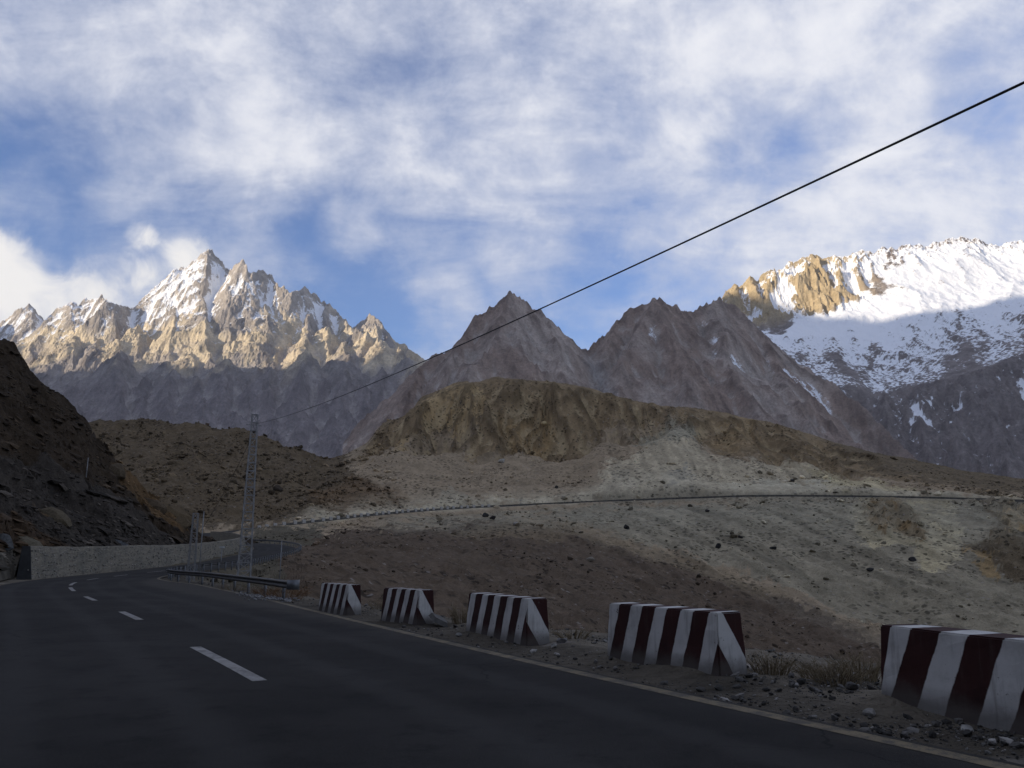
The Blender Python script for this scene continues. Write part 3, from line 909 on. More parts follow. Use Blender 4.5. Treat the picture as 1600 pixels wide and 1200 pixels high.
# ---- snow mountain on the right
QP = np.linspace(1060, 2050, 520)
Q0 = curve([(1060, 520, 7000), (1100, 490, 6900), (1125, 466, 6850), (1134, 456, 6800), (1148, 443, 6780), (1156, 452, 6770), (1166, 436, 6760), (1173, 431, 6750), (1183, 438, 6750), (1198, 421, 6740), (1203, 419, 6740), (1212, 425, 6740), (1228, 412, 6730), (1240, 406, 6730), (1252, 402, 6730), (1262, 403, 6730), (1272, 398, 6730), (1284, 404, 6730), (1300, 401, 6720), (1314, 396, 6720), (1325, 402, 6720), (1345, 389, 6720),
            (1358, 393, 6720), (1366, 397, 6720), (1378, 387, 6720), (1400, 388, 6720), (1420, 384, 6720), (1450, 382, 6720), (1475, 376, 6720), (1490, 372, 6720), (1510, 371, 6720), (1530, 374, 6720), (1545, 383, 6720), (1575, 380, 6720), (1600, 376, 6720), (1700, 350, 6800), (1850, 380, 6800), (2050, 420, 6800)])
Q1 = curve([(1060, 560, 6500), (1140, 500, 6350), (1200, 510, 6250), (1290, 492, 6250), (1350, 482, 6200), (1400, 455, 6200), (1500, 440, 6200), (1600, 435, 6150), (2050, 470, 6100)])
Q2 = curve([(1060, 600, 5800), (1200, 545, 5600), (1300, 555, 5450), (1370, 570, 5300), (1440, 545, 5350), (1500, 520, 5500), (1560, 520, 5300), (1600, 500, 5300), (2050, 500, 5300)])
Q3 = curve([(1060, 650, 5100), (1200, 590, 4950), (1280, 612, 4850), (1340, 604, 4850), (1370, 618, 4820), (1440, 600, 4780), (1490, 588, 4720), (1540, 574, 4680), (1600, 552, 4650), (2050, 520, 4600)])
Q4 = curve([(1060, 760, 4500), (1280, 700, 4420), (1400, 695, 4400), (1600, 670, 4250), (2050, 650, 4200)])
Q5 = curve([(1060, 860, 3900), (2050, 850, 3700)])
rows = []
cs = [Q5, Q4, Q3, Q2, Q1, Q0]
rY, rZ, rK = [], [], []
for i in range(5):
    pa, Ya = cs[i](QP); pb, Yb = cs[i + 1](QP)
    za = P(QP, pa, Ya)[2]; zb = P(QP, pb, Yb)[2]
    n = (40, 80, 80, 90, 95)[i]
    for k in range(n):
        t = k / n
        rY.append(Ya + (Yb - Ya) * t); rZ.append(za + (zb - za) * t); rK.append(i + t)
rY.append(Yb); rZ.append(zb); rK.append(5.0)
for k in range(1, 16):
    rY.append(Yb + 110 * k); rZ.append(zb - 90 * k); rK.append(5 + k / 15)
QY = np.array(rY); QZ = np.array(rZ); QK = np.array(rK)[:, None] * np.ones_like(QY)
QX = (QP[None] - 800) / F * (QY * CP + (QZ - CAMZ) * SP)
base = QZ.copy()
Zb = blur(QZ, 5)
QZ = QZ + (Zb - QZ) * sstep(QK, 5.0, 4.85) * 0.8
crestm = sstep(QK, 5.05, 4.8)
rockm = sstep(QK, 3.9, 4.15) * sstep(QP[None] * np.ones_like(QY), 1400, 1300)
QZ = QZ + rockm * crestm * ((ridged(QX / 150, QY / 330, 4, 401) - 0.55) * 210 + (ridged(QX / 50, QY / 90, 3, 403) - 0.55) * 55)
QZ = QZ + crestm * (1 - rockm) * sstep(QK, 2, 2.6) * ((ridged((QX - QY * 0.3) / 420, QY / 700, 4, 405) - 0.55) * 60 + fbm(QX / 90, QY / 120, 4, 407) * 16)
QZ = QZ + sstep(QK, 2.05, 1.85) * ((ridged(QX / 200, QY / 420, 5, 411) - 0.55) * 170 + (ridged(QX / 60, QY / 150, 3, 413) - 0.55) * 40)
QZ = QZ + sstep(QK, 4.3, 4.9) * sstep(QK, 5.3, 5.0) * ((ridged(QX / 130, QY / 160, 4, 417) - 0.55) * 55 + fbm(QX / 30, QY / 30, 3, 415) * 14)
QN = grid_normals(QX, QY, QZ)
qc = blur(QZ, 5) - QZ
qpx, qpy = proj(QX, QY, base)
n1 = fbm(QX / 60, QY / 60, 5, 421); n2 = fbm((QX - QY * 0.25) / 45, QY / 240, 4, 423)
up = sstep(QK, 1.7, 2.25)
n3 = fbm(QX / 16, QY / 26, 3, 429)
qs = 0.0 + up * 0.42 + n3 * 0.75 * sstep(QK, 4.0, 3.2) + n3 * 0.6 * sstep(QK, 4.45, 4.85) + 0.06 * sstep(QK, 4.5, 4.9) + sstep(QK, 2.7, 3.7) * 0.45 + np.clip(qc / 45, -0.25, 0.3) + n1 * 0.22 + n2 * 0.24 * sstep(QK, 3.6, 2.4) + (QN[..., 2] - 0.7) * 0.6
rx = qpx + fbm(QX / 90, QY / 90, 4, 425) * 24; ry = qpy + fbm(QX / 90, QY / 90, 4, 427) * 16
for poly, a_ in (([(1125, 470), (1135, 440), (1180, 420), (1215, 445), (1190, 470), (1160, 490), (1130, 490)], -0.55), ([(1235, 470), (1250, 430), (1262, 405), (1290, 405), (1300, 440), (1315, 470), (1310, 485), (1270, 480)], -0.85), ([(1310, 440), (1340, 460), (1345, 475), (1320, 472)], -0.6), ([(1345, 450), (1355, 425), (1375, 430), (1400, 455), (1395, 460), (1360, 462)], -0.5),
                 ([(1170, 500), (1195, 465), (1215, 470), (1240, 505), (1225, 520), (1185, 520)], -0.75), ([(1375, 395), (1395, 390), (1410, 400), (1395, 420), (1380, 415)], -0.35),
                 ([(1280, 545), (1300, 545), (1350, 590), (1330, 595)], -0.4), ([(1365, 530), (1376, 525), (1374, 560), (1360, 580), (1355, 560)], -0.5), ([(1470, 560), (1500, 545), (1540, 545), (1530, 590), (1480, 590)], -0.3),
                 ([(1420, 635), (1450, 620), (1458, 620), (1445, 660), (1436, 662)], 0.75), ([(1505, 605), (1510, 608), (1500, 660), (1492, 665), (1494, 640)], 0.8), ([(1590, 575), (1620, 560), (1620, 620), (1600, 620)], 0.6)):
    qs = qs + blur(inpoly(rx, ry, poly).astype(float), 2) * a_
QC = lerp3((0.19, 0.16, 0.145), (0.25, 0.215, 0.195), sstep(n1, -0.3, 0.3))
tm = rockm * sstep(base, 1600, 1750)
QC = QC + (np.array((0.46, 0.36, 0.215)) - QC) * (tm * 0.9)[..., None]
M_SNOW = mat_mountain('snow_mountain_mat', 0.011, 0.06, 9.0, th=(0.36, 0.66), na=0.8)
snowm = grid_obj('snow_mountain', QX, QY, QZ, M_SNOW, False, QC, {'snow': qs})
tag(snowm, 'broad snow-covered mountain at the right, sunlit along its crest', None, None, 'structure')

# ---- the ridge across the valley, behind and left of the camera, that keeps this side in shade
tanE = math.tan(SUN_EL)
A0 = -9000.0
ax_, ay_ = -SUN_H[0], -SUN_H[1]         # direction the sunlight travels
SHD = [(-100, 505, 9000), (0, 560, 8600), (40, 585, 8300), (90, 600, 8200), (170, 562, 8100), (260, 578, 8100), (330, 582, 8100), (420, 582, 8100), (500, 576, 8150), (560, 576, 8200), (650, 568, 8200), (740, 500, 8600),
       (1125, 462, 6850), (1200, 470, 6600), (1290, 496, 6200), (1400, 502, 5950), (1500, 494, 5850), (1600, 470, 5850), (1800, 440, 5900)]
bb, hh = [], []
for p in SHD:
    x, y, z = wp(*p)
    bb.append(-ay_ * x + ax_ * y); hh.append(z + tanE * (ax_ * x + ay_ * y - A0))
o_ = np.argsort(bb); bb = np.array(bb)[o_]; hh = np.array(hh)[o_]
bt = np.linspace(-9000, 16000, 500)
ht = np.interp(bt, bb, hh) + fbm(bt / 520, 0 * bt, 4, 511) * 330 * sstep(bt, 5200, 6200) + fbm(bt / 300, 0 * bt, 3, 513) * 60
ht = np.where(bt < bb[0], hh[0] + (bb[0] - bt) * 0.02, ht)
dpr = np.concatenate([np.linspace(-1, 0, 22), np.linspace(0, 1, 30)[1:]])
BA = A0 + np.where(dpr < 0, dpr * 4500, dpr * 6500)[:, None] * np.ones(500)
BB = bt[None] * np.ones_like(BA)
GX = ax_ * BA - ay_ * BB; GY = ay_ * BA + ax_ * BB
fall = (1 - np.abs(dpr)[:, None])
GZ = (ht + 90)[None] * fall ** 1.05 - 90 + (ridged(GX / 1500, GY / 1500, 5, 501) - 0.55) * 900 * (fall * (1 - fall)) * 2 + fbm(GX / 130, GY / 130, 3, 505) * 18
M_OPP = mat_plain('opposite_ridge_mat', (0.20, 0.18, 0.17), (0.26, 0.24, 0.22), 0.004, 0.95, 0.5, 20)
opp = grid_obj('opposite_ridge', GX, GY, GZ, M_OPP, False)
tag(opp, 'high mountain ridge behind the viewpoint that shades the valley', None, None, 'structure')

# unseen hillside added left of the camera, blocking sky light to darken the foreground
hv = np.linspace(-320, 24, 150); ho = np.linspace(0, 1, 60)
HA, HO = np.meshgrid(hv, ho)                 # along the road, out from its left edge
hd = np.array([-0.478, 0.878]); hn = np.array([-0.878, -0.478])
hb = np.array([6.2, -6.0])
out_ = 9 + 190 * HO
HX = hb[0] + hd[0] * HA + hn[0] * out_; HY = hb[1] + hd[1] * HA + hn[1] * out_
HZ = 230 * np.sin(np.clip(HO, 0, 1) * np.pi * 0.62) ** 1.0 - 0.4
HZ = HZ * sstep(HA, 26, -40) + fbm(HX / 14, HY / 14, 4, 551) * 3 * sstep(HO, 0, 0.1) - 3 * sstep(HA, -10, 24)
hs_o = grid_obj('sky_block_hillside', HX, HY, HZ, M_OPP, False)
tag(hs_o, 'unseen steep hillside added left of the road behind the viewpoint to block sky light', None, None, 'structure')

# thin mountain haze
allx = [MX, PXg, QX, GX, VX]; ally = [MY, PYg, QY, GY, VY]; allz = [MZ, PZ, QZ, GZ]
lo = np.array([min(a.min() for a in allx) - 50, min(a.min() for a in ally) - 50, -125.0])
hi = np.array([max(a.max() for a in allx) + 50, max(a.max() for a in ally) + 50, max(a.max() for a in allz) + 20])
me = bpy.data.meshes.new('haze')
bm = bmesh.new(); bmesh.ops.create_cube(bm, size=1.0)
for v in bm.verts:
    v.co = Vector(lo + (np.array(v.co[:]) + 0.5) * (hi - lo))
bm.to_mesh(me); bm.free()
m, n = newmat('haze_air')
pv = n.n('ShaderNodeVolumePrincipled')
pv.inputs['Color'].default_value = (0.90, 0.93, 1.0, 1)
pv.inputs['Density'].default_value = HAZE
pv.inputs['Anisotropy'].default_value = 0.0
n.n('ShaderNodeOutputMaterial', ins={1: pv.outputs[0]})
me.materials.append(m)
hz = link(bpy.data.objects.new('haze', me))
tag(hz, 'thin blue haze filling the valley air', 'haze', None, 'stuff')

# ------------------------------------------------------------------ road
m, n = newmat('asphalt')
co = n.n('ShaderNodeTexCoord').outputs['Object']
lat = n.n('ShaderNodeAttribute', attribute_name='lat', attribute_type='GEOMETRY').outputs['Fac']
a1 = n.noise(co, 0.22, 6, 0.62); a2 = n.noise(co, 38, 4, 0.75); a3 = n.noise(co, 1.6, 6, 0.68)
cc = n.mix(n.sstep(a1, 0.32, 0.68), (0.0130, 0.0122, 0.0116), (0.0270, 0.0252, 0.0238))
cc = n.mix(n.m('MULTIPLY', n.sstep(a2, 0.56, 0.76), 0.6), cc, (0.085, 0.082, 0.078))
cc = n.mix(n.m('MULTIPLY', n.sstep(a3, 0.50, 0.68), 0.6), cc, (0.009, 0.0088, 0.0086))
# tyre-polished tracks, dust towards the verge, fine cracks
trk = n.m('ABSOLUTE', n.m('SUBTRACT', n.m('ABSOLUTE', n.m('SUBTRACT', n.m('ABSOLUTE', lat), 2.05)), 0.85))
cc = n.mix(n.m('MULTIPLY', n.sstep(n.m('ADD', trk, n.m('MULTIPLY', n.m('SUBTRACT', a3, 0.5), 0.5)), 0.42, 0.08), 0.38), cc, (0.040, 0.038, 0.036))
dus = n.m('ADD', n.m('ABSOLUTE', lat), n.m('MULTIPLY', n.m('SUBTRACT', a3, 0.5), 2.6))
cc = n.mix(n.sstep(dus, 3.7, 4.9, 0.0, 0.6), cc, (0.058, 0.052, 0.044))
wv = n.vm('ADD', co, n.vm('SCALE', n.noise(co, 1.2, 4, 0.6, out=1), scale=0.9))
ck = n.n('ShaderNodeTexVoronoi', feature='DISTANCE_TO_EDGE', ins={'Vector': wv, 'Scale': 0.22})
ckm = n.m('MULTIPLY', n.sstep(ck.outputs['Distance'], 0.006, 0.002), n.sstep(n.noise(co, 0.13, 3, 0.5), 0.50, 0.58))
cc = n.mix(n.m('MULTIPLY', ckm, 0.8), cc, (0.006, 0.006, 0.006))
finish(n, cc, 0.95, bump(n, a2, 0.6, 0.012), spec=0.12)
M_ASPH = m


def mat_paint(name, c, worn, lo=0.44, hi=0.60, sc=3.0):
    m, n = newmat(name)
    co = n.n('ShaderNodeTexCoord').outputs['Object']
    a = n.noise(co, sc, 8, 0.72)
    c2 = n.noise(co, 45, 3, 0.7)
    cc = n.mix(n.sstep(n.m('ADD', n.m('MULTIPLY', a, 0.7), n.m('MULTIPLY', c2, 0.3)), lo, hi), c, worn)
    finish(n, cc, 0.8, spec=0.2)
    return m


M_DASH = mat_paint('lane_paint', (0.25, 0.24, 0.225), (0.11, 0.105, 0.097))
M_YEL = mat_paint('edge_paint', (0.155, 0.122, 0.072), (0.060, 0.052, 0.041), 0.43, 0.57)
wl = lambda i: -RD[i, 3] - 0.15
wr = lambda i: RD[i, 4] + 0.15
road = road_ribbon('road', wl, wr, 0.0, 0, len(RD) - 1, M_ASPH, None, 1, None, 5)
tag(road, 'dark asphalt road with a broken centre line bending left then climbing away', None, None, 'structure')


def roadpos(s):
    return [float(np.interp(s, RS, RD[:, k])) for k in range(5)]


def arc_of(p):
    return float(RS[np.argmin(np.hypot(RD[:, 0] - p[0], RD[:, 1] - p[1]))])


def strip(name, s0, s1, off, w, lift, mat, parent):
    ss = np.arange(s0, s1 + 0.01, max(0.5, (s1 - s0) / max(1, int((s1 - s0) / 0.8))))
    P0 = np.stack([np.interp(ss, RS, RD[:, k]) for k in range(3)], 1)
    N = np.stack([np.interp(ss, RS, RNR[:, k]) for k in range(2)], 1)
    o = off(ss) if callable(off) else off + 0 * ss
    V = []
    for k in (-0.5, 0.5):
        q = P0.copy(); q[:, :2] += N * (o + k * w)[:, None]; q[:, 2] += lift
        V.append(q)
    V = np.stack(V, 1)
    return mesh_np(name, V.reshape(-1, 3), grid_faces(V.shape[0], 2)[:, ::-1], mat, parent)


DASHES = [((-3.35, 11.45), (-5.85, 15.85)), ((-10.4, 23.0), (-12.6, 26.5)), ((-16.7, 33.0), (-18.9, 36.5)), ((-22.2, 41.8), (-25.3, 47.3)), ((-27.4, 51.2), (-30.4, 57.7)), ((1.5, 2.6), (-0.6, 6.6))]
for p0, p1 in DASHES:
    s0, s1 = arc_of(p0), arc_of(p1)
    strip('lane_dash', s0, s1, 0.0, 0.20, 0.004, M_DASH, road)
s_end = arc_of((-30.4, 57.7))
for k in range(8):
    strip('lane_dash', s_end + 6 + 9 * k, s_end + 10 + 9 * k, 0.0, 0.16, 0.004, M_DASH, road)
S_HAIR = arc_of(RD[np.argmin(np.abs(RD[:, 1] - 176) + 100 * (RS > 230)), :2])
strip('edge_line', 0, S_HAIR, lambda s: np.interp(s, RS, RD[:, 4]) - 0.06, 0.22, 0.004, M_YEL, road)
strip('edge_line', 0, S_HAIR, lambda s: -np.interp(s, RS, RD[:, 3]) + 0.06, 0.16, 0.004, M_YEL, road)


def ground_z(x, y):
    """height of the terrain mesh near a point (nearest vertex)"""
    i = np.argmin((TX - x) ** 2 + (TY - y) ** 2)
    return float(TZ.ravel()[i])


# ------------------------------------------------------------------ striped concrete barriers
def mat_barrier(name, period, off, white=0.5, lean=0.26, seed=0.0, Lh=1.5, cut=0.07, h=0.95):
    m, n = newmat(name)
    co = n.n('ShaderNodeTexCoord').outputs['Object']
    cov = n.vm('ADD', co, (seed * 3.1, seed, 0))
    s = n.n('ShaderNodeSeparateXYZ', ins={0: co})
    nz = n.noise(cov, 2.2, 4, 0.6)
    wob = n.m('MULTIPLY', n.m('SUBTRACT', nz, 0.5), 0.09)
    # long faces and top: slanted bars along the length (x); end face: one broad diagonal band
    u = n.m('SUBTRACT', n.m('ADD', s.outputs[0], n.m('MULTIPLY', n.m('SUBTRACT', s.outputs[2], h), -lean)), off)
    fr = n.m('FRACT', n.m('DIVIDE', n.m('ADD', u, n.m('ADD', wob, 20 * period)), period))
    bar = n.sstep(n.m('ABSOLUTE', n.m('SUBTRACT', fr, 0.5)), white / 2 + 0.012, white / 2 - 0.012)
    e = n.m('ADD', n.m('ADD', n.m('MULTIPLY', s.outputs[1], 1.75), s.outputs[2]), wob)
    endb = n.sstep(n.m('ABSOLUTE', n.m('SUBTRACT', e, h - 0.06)), 0.33, 0.31)
    nrm = n.n('ShaderNodeSeparateXYZ', ins={0: n.n('ShaderNodeTexCoord').outputs['Normal']})
    isend = n.sstep(nrm.outputs[0], 0.4, 0.5)
    isfar = n.sstep(nrm.outputs[0], -0.45, -0.6)
    msk = n.m('ADD', n.m('MULTIPLY', bar, n.m('SUBTRACT', 1.0, isend)), n.m('MULTIPLY', endb, isend))
    msk = n.m('MULTIPLY', msk, n.m('SUBTRACT', 1.0, isfar))
    lf = n.m('SUBTRACT', n.m('ADD', s.outputs[0], Lh), n.m('MULTIPLY', s.outputs[2], cut / h))
    msk = n.m('MULTIPLY', msk, n.sstep(lf, -0.004, 0.012))
    dirt = n.noise(cov, 1.6, 7, 0.7)
    wht = n.mix(n.sstep(dirt, 0.42, 0.75), (0.50, 0.485, 0.455), (0.33, 0.315, 0.29))
    chip = n.m('MULTIPLY', n.sstep(n.noise(cov, 14, 6, 0.75), 0.60, 0.66), n.sstep(n.noise(cov, 2.3, 3, 0.6), 0.48, 0.62))
    red = n.mix(n.sstep(dirt, 0.4, 0.7), (0.036, 0.0105, 0.009), (0.024, 0.0085, 0.0075))
    stv = n.n('ShaderNodeMapping', vector_type='POINT', ins={0: cov})
    stv.inputs['Scale'].default_value = (9, 9, 0.9)
    stk = n.noise(stv.outputs[0], 1.0, 5, 0.65)
    wht = n.mix(n.sstep(stk, 0.50, 0.72, 0.0, 0.55), wht, (0.20, 0.185, 0.165))
    red = n.mix(n.sstep(stk, 0.52, 0.75, 0.0, 0.5), red, (0.060, 0.040, 0.034))
    colr = n.mix(msk, red, wht)
    colr = n.mix(chip, colr, (0.055, 0.045, 0.04))
    low = n.m('ADD', s.outputs[2], n.m('MULTIPLY', n.m('SUBTRACT', dirt, 0.5), 0.5))
    colr = n.mix(n.sstep(low, 0.26, 0.0, 0.0, 0.75), colr, (0.085, 0.075, 0.065))
    finish(n, colr, 0.85, bump(n, dirt, 0.35, 0.03), spec=0.2)
    return m


def barrier(pl, pr, length, width, h, period, cen, label, seed, lean=0.33, cut=0.07):
    """pl, pr: pixels of the road-side foot; pr end is the nearer one"""
    a = ground_pt(*pl, z=0.02); c = ground_pt(*pr, z=0.02)
    d = (c - a); d.z = 0
    d.normalize()
    org = (a + c) / 2 if length is None else a + d * (length / 2)
    Lh = ((c - a).length if length is None else length) / 2
    me = bpy.data.meshes.new('concrete_barrier')
    bm = bmesh.new()
    prof = [(0.0, -0.18), (0.055, h), (width - 0.04, h + 0.005), (width, -0.18)]     # y (away from the road), z
    ends = []
    for sx in (-1, 1):
        ends.append([bm.verts.new((sx * (Lh - (0.05 if z > 0.5 else 0.0)), y, z)) for y, z in prof])
    l, r_ = ends
    for i in range(4):
        j = (i + 1) % 4
        bm.faces.new((l[i], r_[i], r_[j], l[j]))
    bm.faces.new(l[::-1]); bm.faces.new(r_)
    bmesh.ops.recalc_face_normals(bm, faces=bm.faces)
    bmesh.ops.subdivide_edges(bm, edges=[e for e in bm.edges if e.calc_length() > 0.5], cuts=7, use_grid_fill=True)
    # chamfer the far road-side corner, roughen edges
    for v in bm.verts:
        if v.co.x < -Lh + 0.10 and v.co.y < 0.10:
            pass
        j = 0.005
        v.co += Vector((random.uniform(-j, j), random.uniform(-j, j), random.uniform(-j, j) * 0.6))
    bmesh.ops.bevel(bm, geom=[e for e in bm.edges if len(e.link_faces) == 2 and e.calc_face_angle(0) > 0.8], offset=0.018, segments=2, affect='EDGES')
    bm.to_mesh(me); bm.free()
    me.materials.append(mat_barrier('striped_paint', period, Lh - cen - period / 2, 0.47, lean, seed, Lh, cut, h))
    o = link(bpy.data.objects.new('concrete_barrier', me))
    o.location = org
    ang = math.atan2(d.y, d.x)
    o.rotation_euler = (0, 0, ang)
    tag(o, label, 'barrier', 'striped concrete barriers along the road edge')
    return o


barrier((497, 951), (541, 957), None, 0.51, 0.82, 0.50, 0.10, 'smallest striped barrier, next to the end of the steel guardrail', 1.0)
barrier((594, 965), (652, 973), None, 0.53, 0.81, 0.53, 0.12, 'striped barrier with a broken grey slab leaning at its right foot', 2.0)
barrier((727, 985), (822, 1005), None, 0.54, 0.84, 0.66, 0.15, 'third striped barrier from the guardrail, the middle one of five', 3.0)
barrier((947, 1022), (1124, 1056), None, 0.55, 0.86, 0.66, 0.06, 'long striped barrier with dark chips in its white end band', 4.0)
barrier((1374, 1087), (1600, 1139), 3.1, 0.57, 0.83, 0.84, 2.73, 'nearest, widest-striped barrier, cut by the right edge of the picture', 5.0, 0.47, 0.24)


# ------------------------------------------------------------------ generic mesh helpers for things
class MB:
    def __init__(s):
        s.v = []; s.f = []

    def box(s, c, hx, hy, hz, X=Vector((1, 0, 0)), Y=Vector((0, 1, 0)), Z=Vector((0, 0, 1))):
        k = len(s.v); c = Vector(c)
        for sx in (-1, 1):
            for sy in (-1, 1):
                for sz in (-1, 1):
                    s.v.append(c + X * hx * sx + Y * hy * sy + Z * hz * sz)
        for q in ((0, 1, 3, 2), (4, 6, 7, 5), (0, 4, 5, 1), (2, 3, 7, 6), (0, 2, 6, 4), (1, 5, 7, 3)):
            s.f.append(tuple(k + i for i in q))
        return s

    def bar(s, a, c, w, h=None):
        a = Vector(a); c = Vector(c); d = c - a
        L = d.length; d = d / L
        u = d.cross(Vector((0, 0, 1)))
        if u.length < 1e-3:
            u = d.cross(Vector((0, 1, 0)))
        u.normalize(); w2 = u.cross(d)
        return s.box((a + c) / 2, w / 2, L / 2, (h or w) / 2, u, d, w2)

    def angle(s, a, c, w, t=0.012):
        """steel angle iron"""
        a = Vector(a); c = Vector(c); d = (c - a); L = d.length; d /= L
        u = Vector((1, 0, 0)) - d * d.x; u.normalize(); w2 = d.cross(u)
        s.box((a + c) / 2 + u * (w / 2), w / 2, L / 2, t / 2, u, d, w2)
        s.box((a + c) / 2 + w2 * (w / 2), t / 2, L / 2, w / 2, u, d, w2)
        return s

    def tube(s, pts, r, seg=6, cap=True):
        k0 = len(s.v)
        pts = [Vector(p) for p in pts]
        for i, p in enumerate(pts):
            d = (pts[min(i + 1, len(pts) - 1)] - pts[max(i - 1, 0)]).normalized()
            u = d.cross(Vector((0, 0, 1)))
            if u.length < 1e-3:
                u = Vector((1, 0, 0))
            u.normalize(); w = u.cross(d)
            rr = r[i] if hasattr(r, '__len__') else r
            for j in range(seg):
                an = 2 * math.pi * j / seg
                s.v.append(p + u * math.cos(an) * rr + w * math.sin(an) * rr)
        for i in range(len(pts) - 1):
            for j in range(seg):
                a = k0 + i * seg + j; c = k0 + i * seg + (j + 1) % seg
                s.f.append((a, c, c + seg, a + seg))
        if cap:
            s.f.append(tuple(k0 + j for j in range(seg))[::-1])
            e = k0 + (len(pts) - 1) * seg
            s.f.append(tuple(e + j for j in range(seg)))
        return s

    def build(s, name, mat, parent=None, smooth=False):
        me = bpy.data.meshes.new(name)
        me.from_pydata([tuple(v) for v in s.v], [], s.f)
        me.update()
        if smooth:
            me.polygons.foreach_set('use_smooth', [True] * len(me.polygons))
        me.materials.append(mat)
        return link(bpy.data.objects.new(name, me), parent)


def empty(name, loc, rz=0):
    o = bpy.data.objects.new(name, None)
    o.empty_display_size = 0.2
    link(o)
    o.location = loc; o.rotation_euler = (0, 0, rz)
    return o


# ------------------------------------------------------------------ guardrails
M_RAIL = mat_plain('weathered_galvanised_steel', (0.085, 0.083, 0.08), (0.05, 0.048, 0.046), 3, 0.55, 0.2, 0.01, 0.55, 0.4)
M_POST = mat_plain('guardrail_post_steel', (0.16, 0.165, 0.17), (0.09, 0.092, 0.095), 5, 0.6, 0.2, 0.01, 0.4, 0.4)
WPROF = [(0.00, 0.45), (0.01, 0.47), (0.075, 0.50), (0.08, 0.545), (0.01, 0.585), (0.00, 0.61), (0.01, 0.635), (0.08, 0.675), (0.075, 0.72), (0.01, 0.75), (0.00, 0.77)]


def rail_path(ss, off):
    P0 = np.stack([np.interp(ss, RS, RD[:, k]) for k in range(3)], 1)
    N = np.stack([np.interp(ss, RS, RNR[:, k]) for k in range(2)], 1)
    N /= np.linalg.norm(N, axis=1, keepdims=True)
    wdt = np.interp(ss, RS, RD[:, 4])
    q = P0.copy(); q[:, :2] += N * (wdt + off)[:, None]
    return q, N


def guardrail(name, s0, s1, off, gap, label, terminal):
    ss = np.arange(s0, s1, 0.5)
    q, N = rail_path(ss, off)
    root = empty(name, (q[0, 0], q[0, 1], q[0, 2]))
    org = q[0].copy()
    prof = WPROF + [(d - 0.012, z) for d, z in WPROF[::-1]]
    V = np.zeros((len(ss), len(prof), 3))
    for j, (d, z) in enumerate(prof):
        V[:, j, :2] = q[:, :2] - N * d - org[:2]
        V[:, j, 2] = q[:, 2] + z - org[2]
    V = np.concatenate([V, V[:, :1]], 1)
    mesh_np('rail', V.reshape(-1, 3), grid_faces(V.shape[0], V.shape[1]), M_RAIL, root, True)
    sp = np.arange(s0 + 1.4, s1 - 0.3, gap)
    pq, pn = rail_path(sp, off + 0.10)
    for i in range(len(sp)):
        b0 = MB()
        p = Vector(pq[i] - org)
        b0.tube([p + Vector((0, 0, -0.5)), p + Vector((0, 0, 0.74))], 0.07, 10)
        b0.build('post', M_POST, root, True)
        bq, _ = rail_path(sp[i:i + 1], off + 0.02)
        p2 = Vector(bq[0] - org)
        MB().box(p2 + Vector((0, 0, 0.61)), 0.07, 0.05, 0.11, Vector((pn[i][1], -pn[i][0], 0)), Vector((pn[i][0], pn[i][1], 0))).build('bracket', M_POST, root)
    # overlap joints with bolts
    for s in np.arange(s0 + 4.3, s1 - 1, 4.32):
        jq, jn = rail_path(np.array([s, s + 0.32]), off - 0.006)
        V = np.zeros((2, len(WPROF), 3))
        for j, (d, z) in enumerate(WPROF):
            V[:, j, :2] = jq[:, :2] - jn * d - org[:2]
            V[:, j, 2] = jq[:, 2] + z + 0.002 - org[2]
        mesh_np('lap_joint', V.reshape(-1, 3), grid_faces(2, len(WPROF)), M_RAIL, root, True)
    if terminal:
        # rounded bull-nose end
        c, nn = rail_path(np.array([s0]), off)
        tdir = Vector((-(RT[int(s0)][0]), -(RT[int(s0)][1]), 0))
        nv = Vector((nn[0][0], nn[0][1], 0))
        bb_ = MB()
        base = Vector(c[0] - org)
        ring = []
        for k in range(17):
            an = math.pi * 1.12 * k / 16 - 0.2
            ring.append(base + tdir * (0.30 * math.sin(an)) + nv * (0.17 - 0.25 * math.cos(an)))
        k0 = len(bb_.v)
        for p in ring:
            bb_.v.append(p + Vector((0, 0, 0.42))); bb_.v.append(p + Vector((0, 0, 0.80)))
        for k in range(16):
            bb_.f.append((k0 + 2 * k, k0 + 2 * k + 2, k0 + 2 * k + 3, k0 + 2 * k + 1))
        e = bb_.build('end_terminal', mat_plain('terminal_steel', (0.15, 0.155, 0.16), (0.10, 0.104, 0.108), 4, 0.5, 0.15, 0.01, 0.5, 0.4), root, True)
        md = e.modifiers.new('thickness', 'SOLIDIFY'); md.thickness = 0.012
    tag(root, label, 'guardrail', 'steel guardrails along the outer road edge')
    return root


sG = arc_of((-11.2, 31.0))
# arc position opposite the terminal
tp = ground_pt(472, 938)
sG = float(RS[np.argmin(np.hypot(RD[:, 0] + RNR[:, 0] * (RD[:, 4] + .8) - tp.x, RD[:, 1] + RNR[:, 1] * (RD[:, 4] + .8) - tp.y))])
ep = ground_pt(232, 905)
sG2 = float(RS[np.argmin(np.hypot(RD[:, 0] + RNR[:, 0] * (RD[:, 4] + .8) - ep.x, RD[:, 1] + RNR[:, 1] * (RD[:, 4] + .8) - ep.y))])
guardrail('guardrail', sG, sG2, 0.55, 4.0, 'near steel guardrail with rounded end beside the smallest striped barrier', True)
guardrail('guardrail', sG2 + 1.0, S_HAIR + 4, 0.55, 2.0, 'distant guardrail on close posts following the road around the far bend', False)

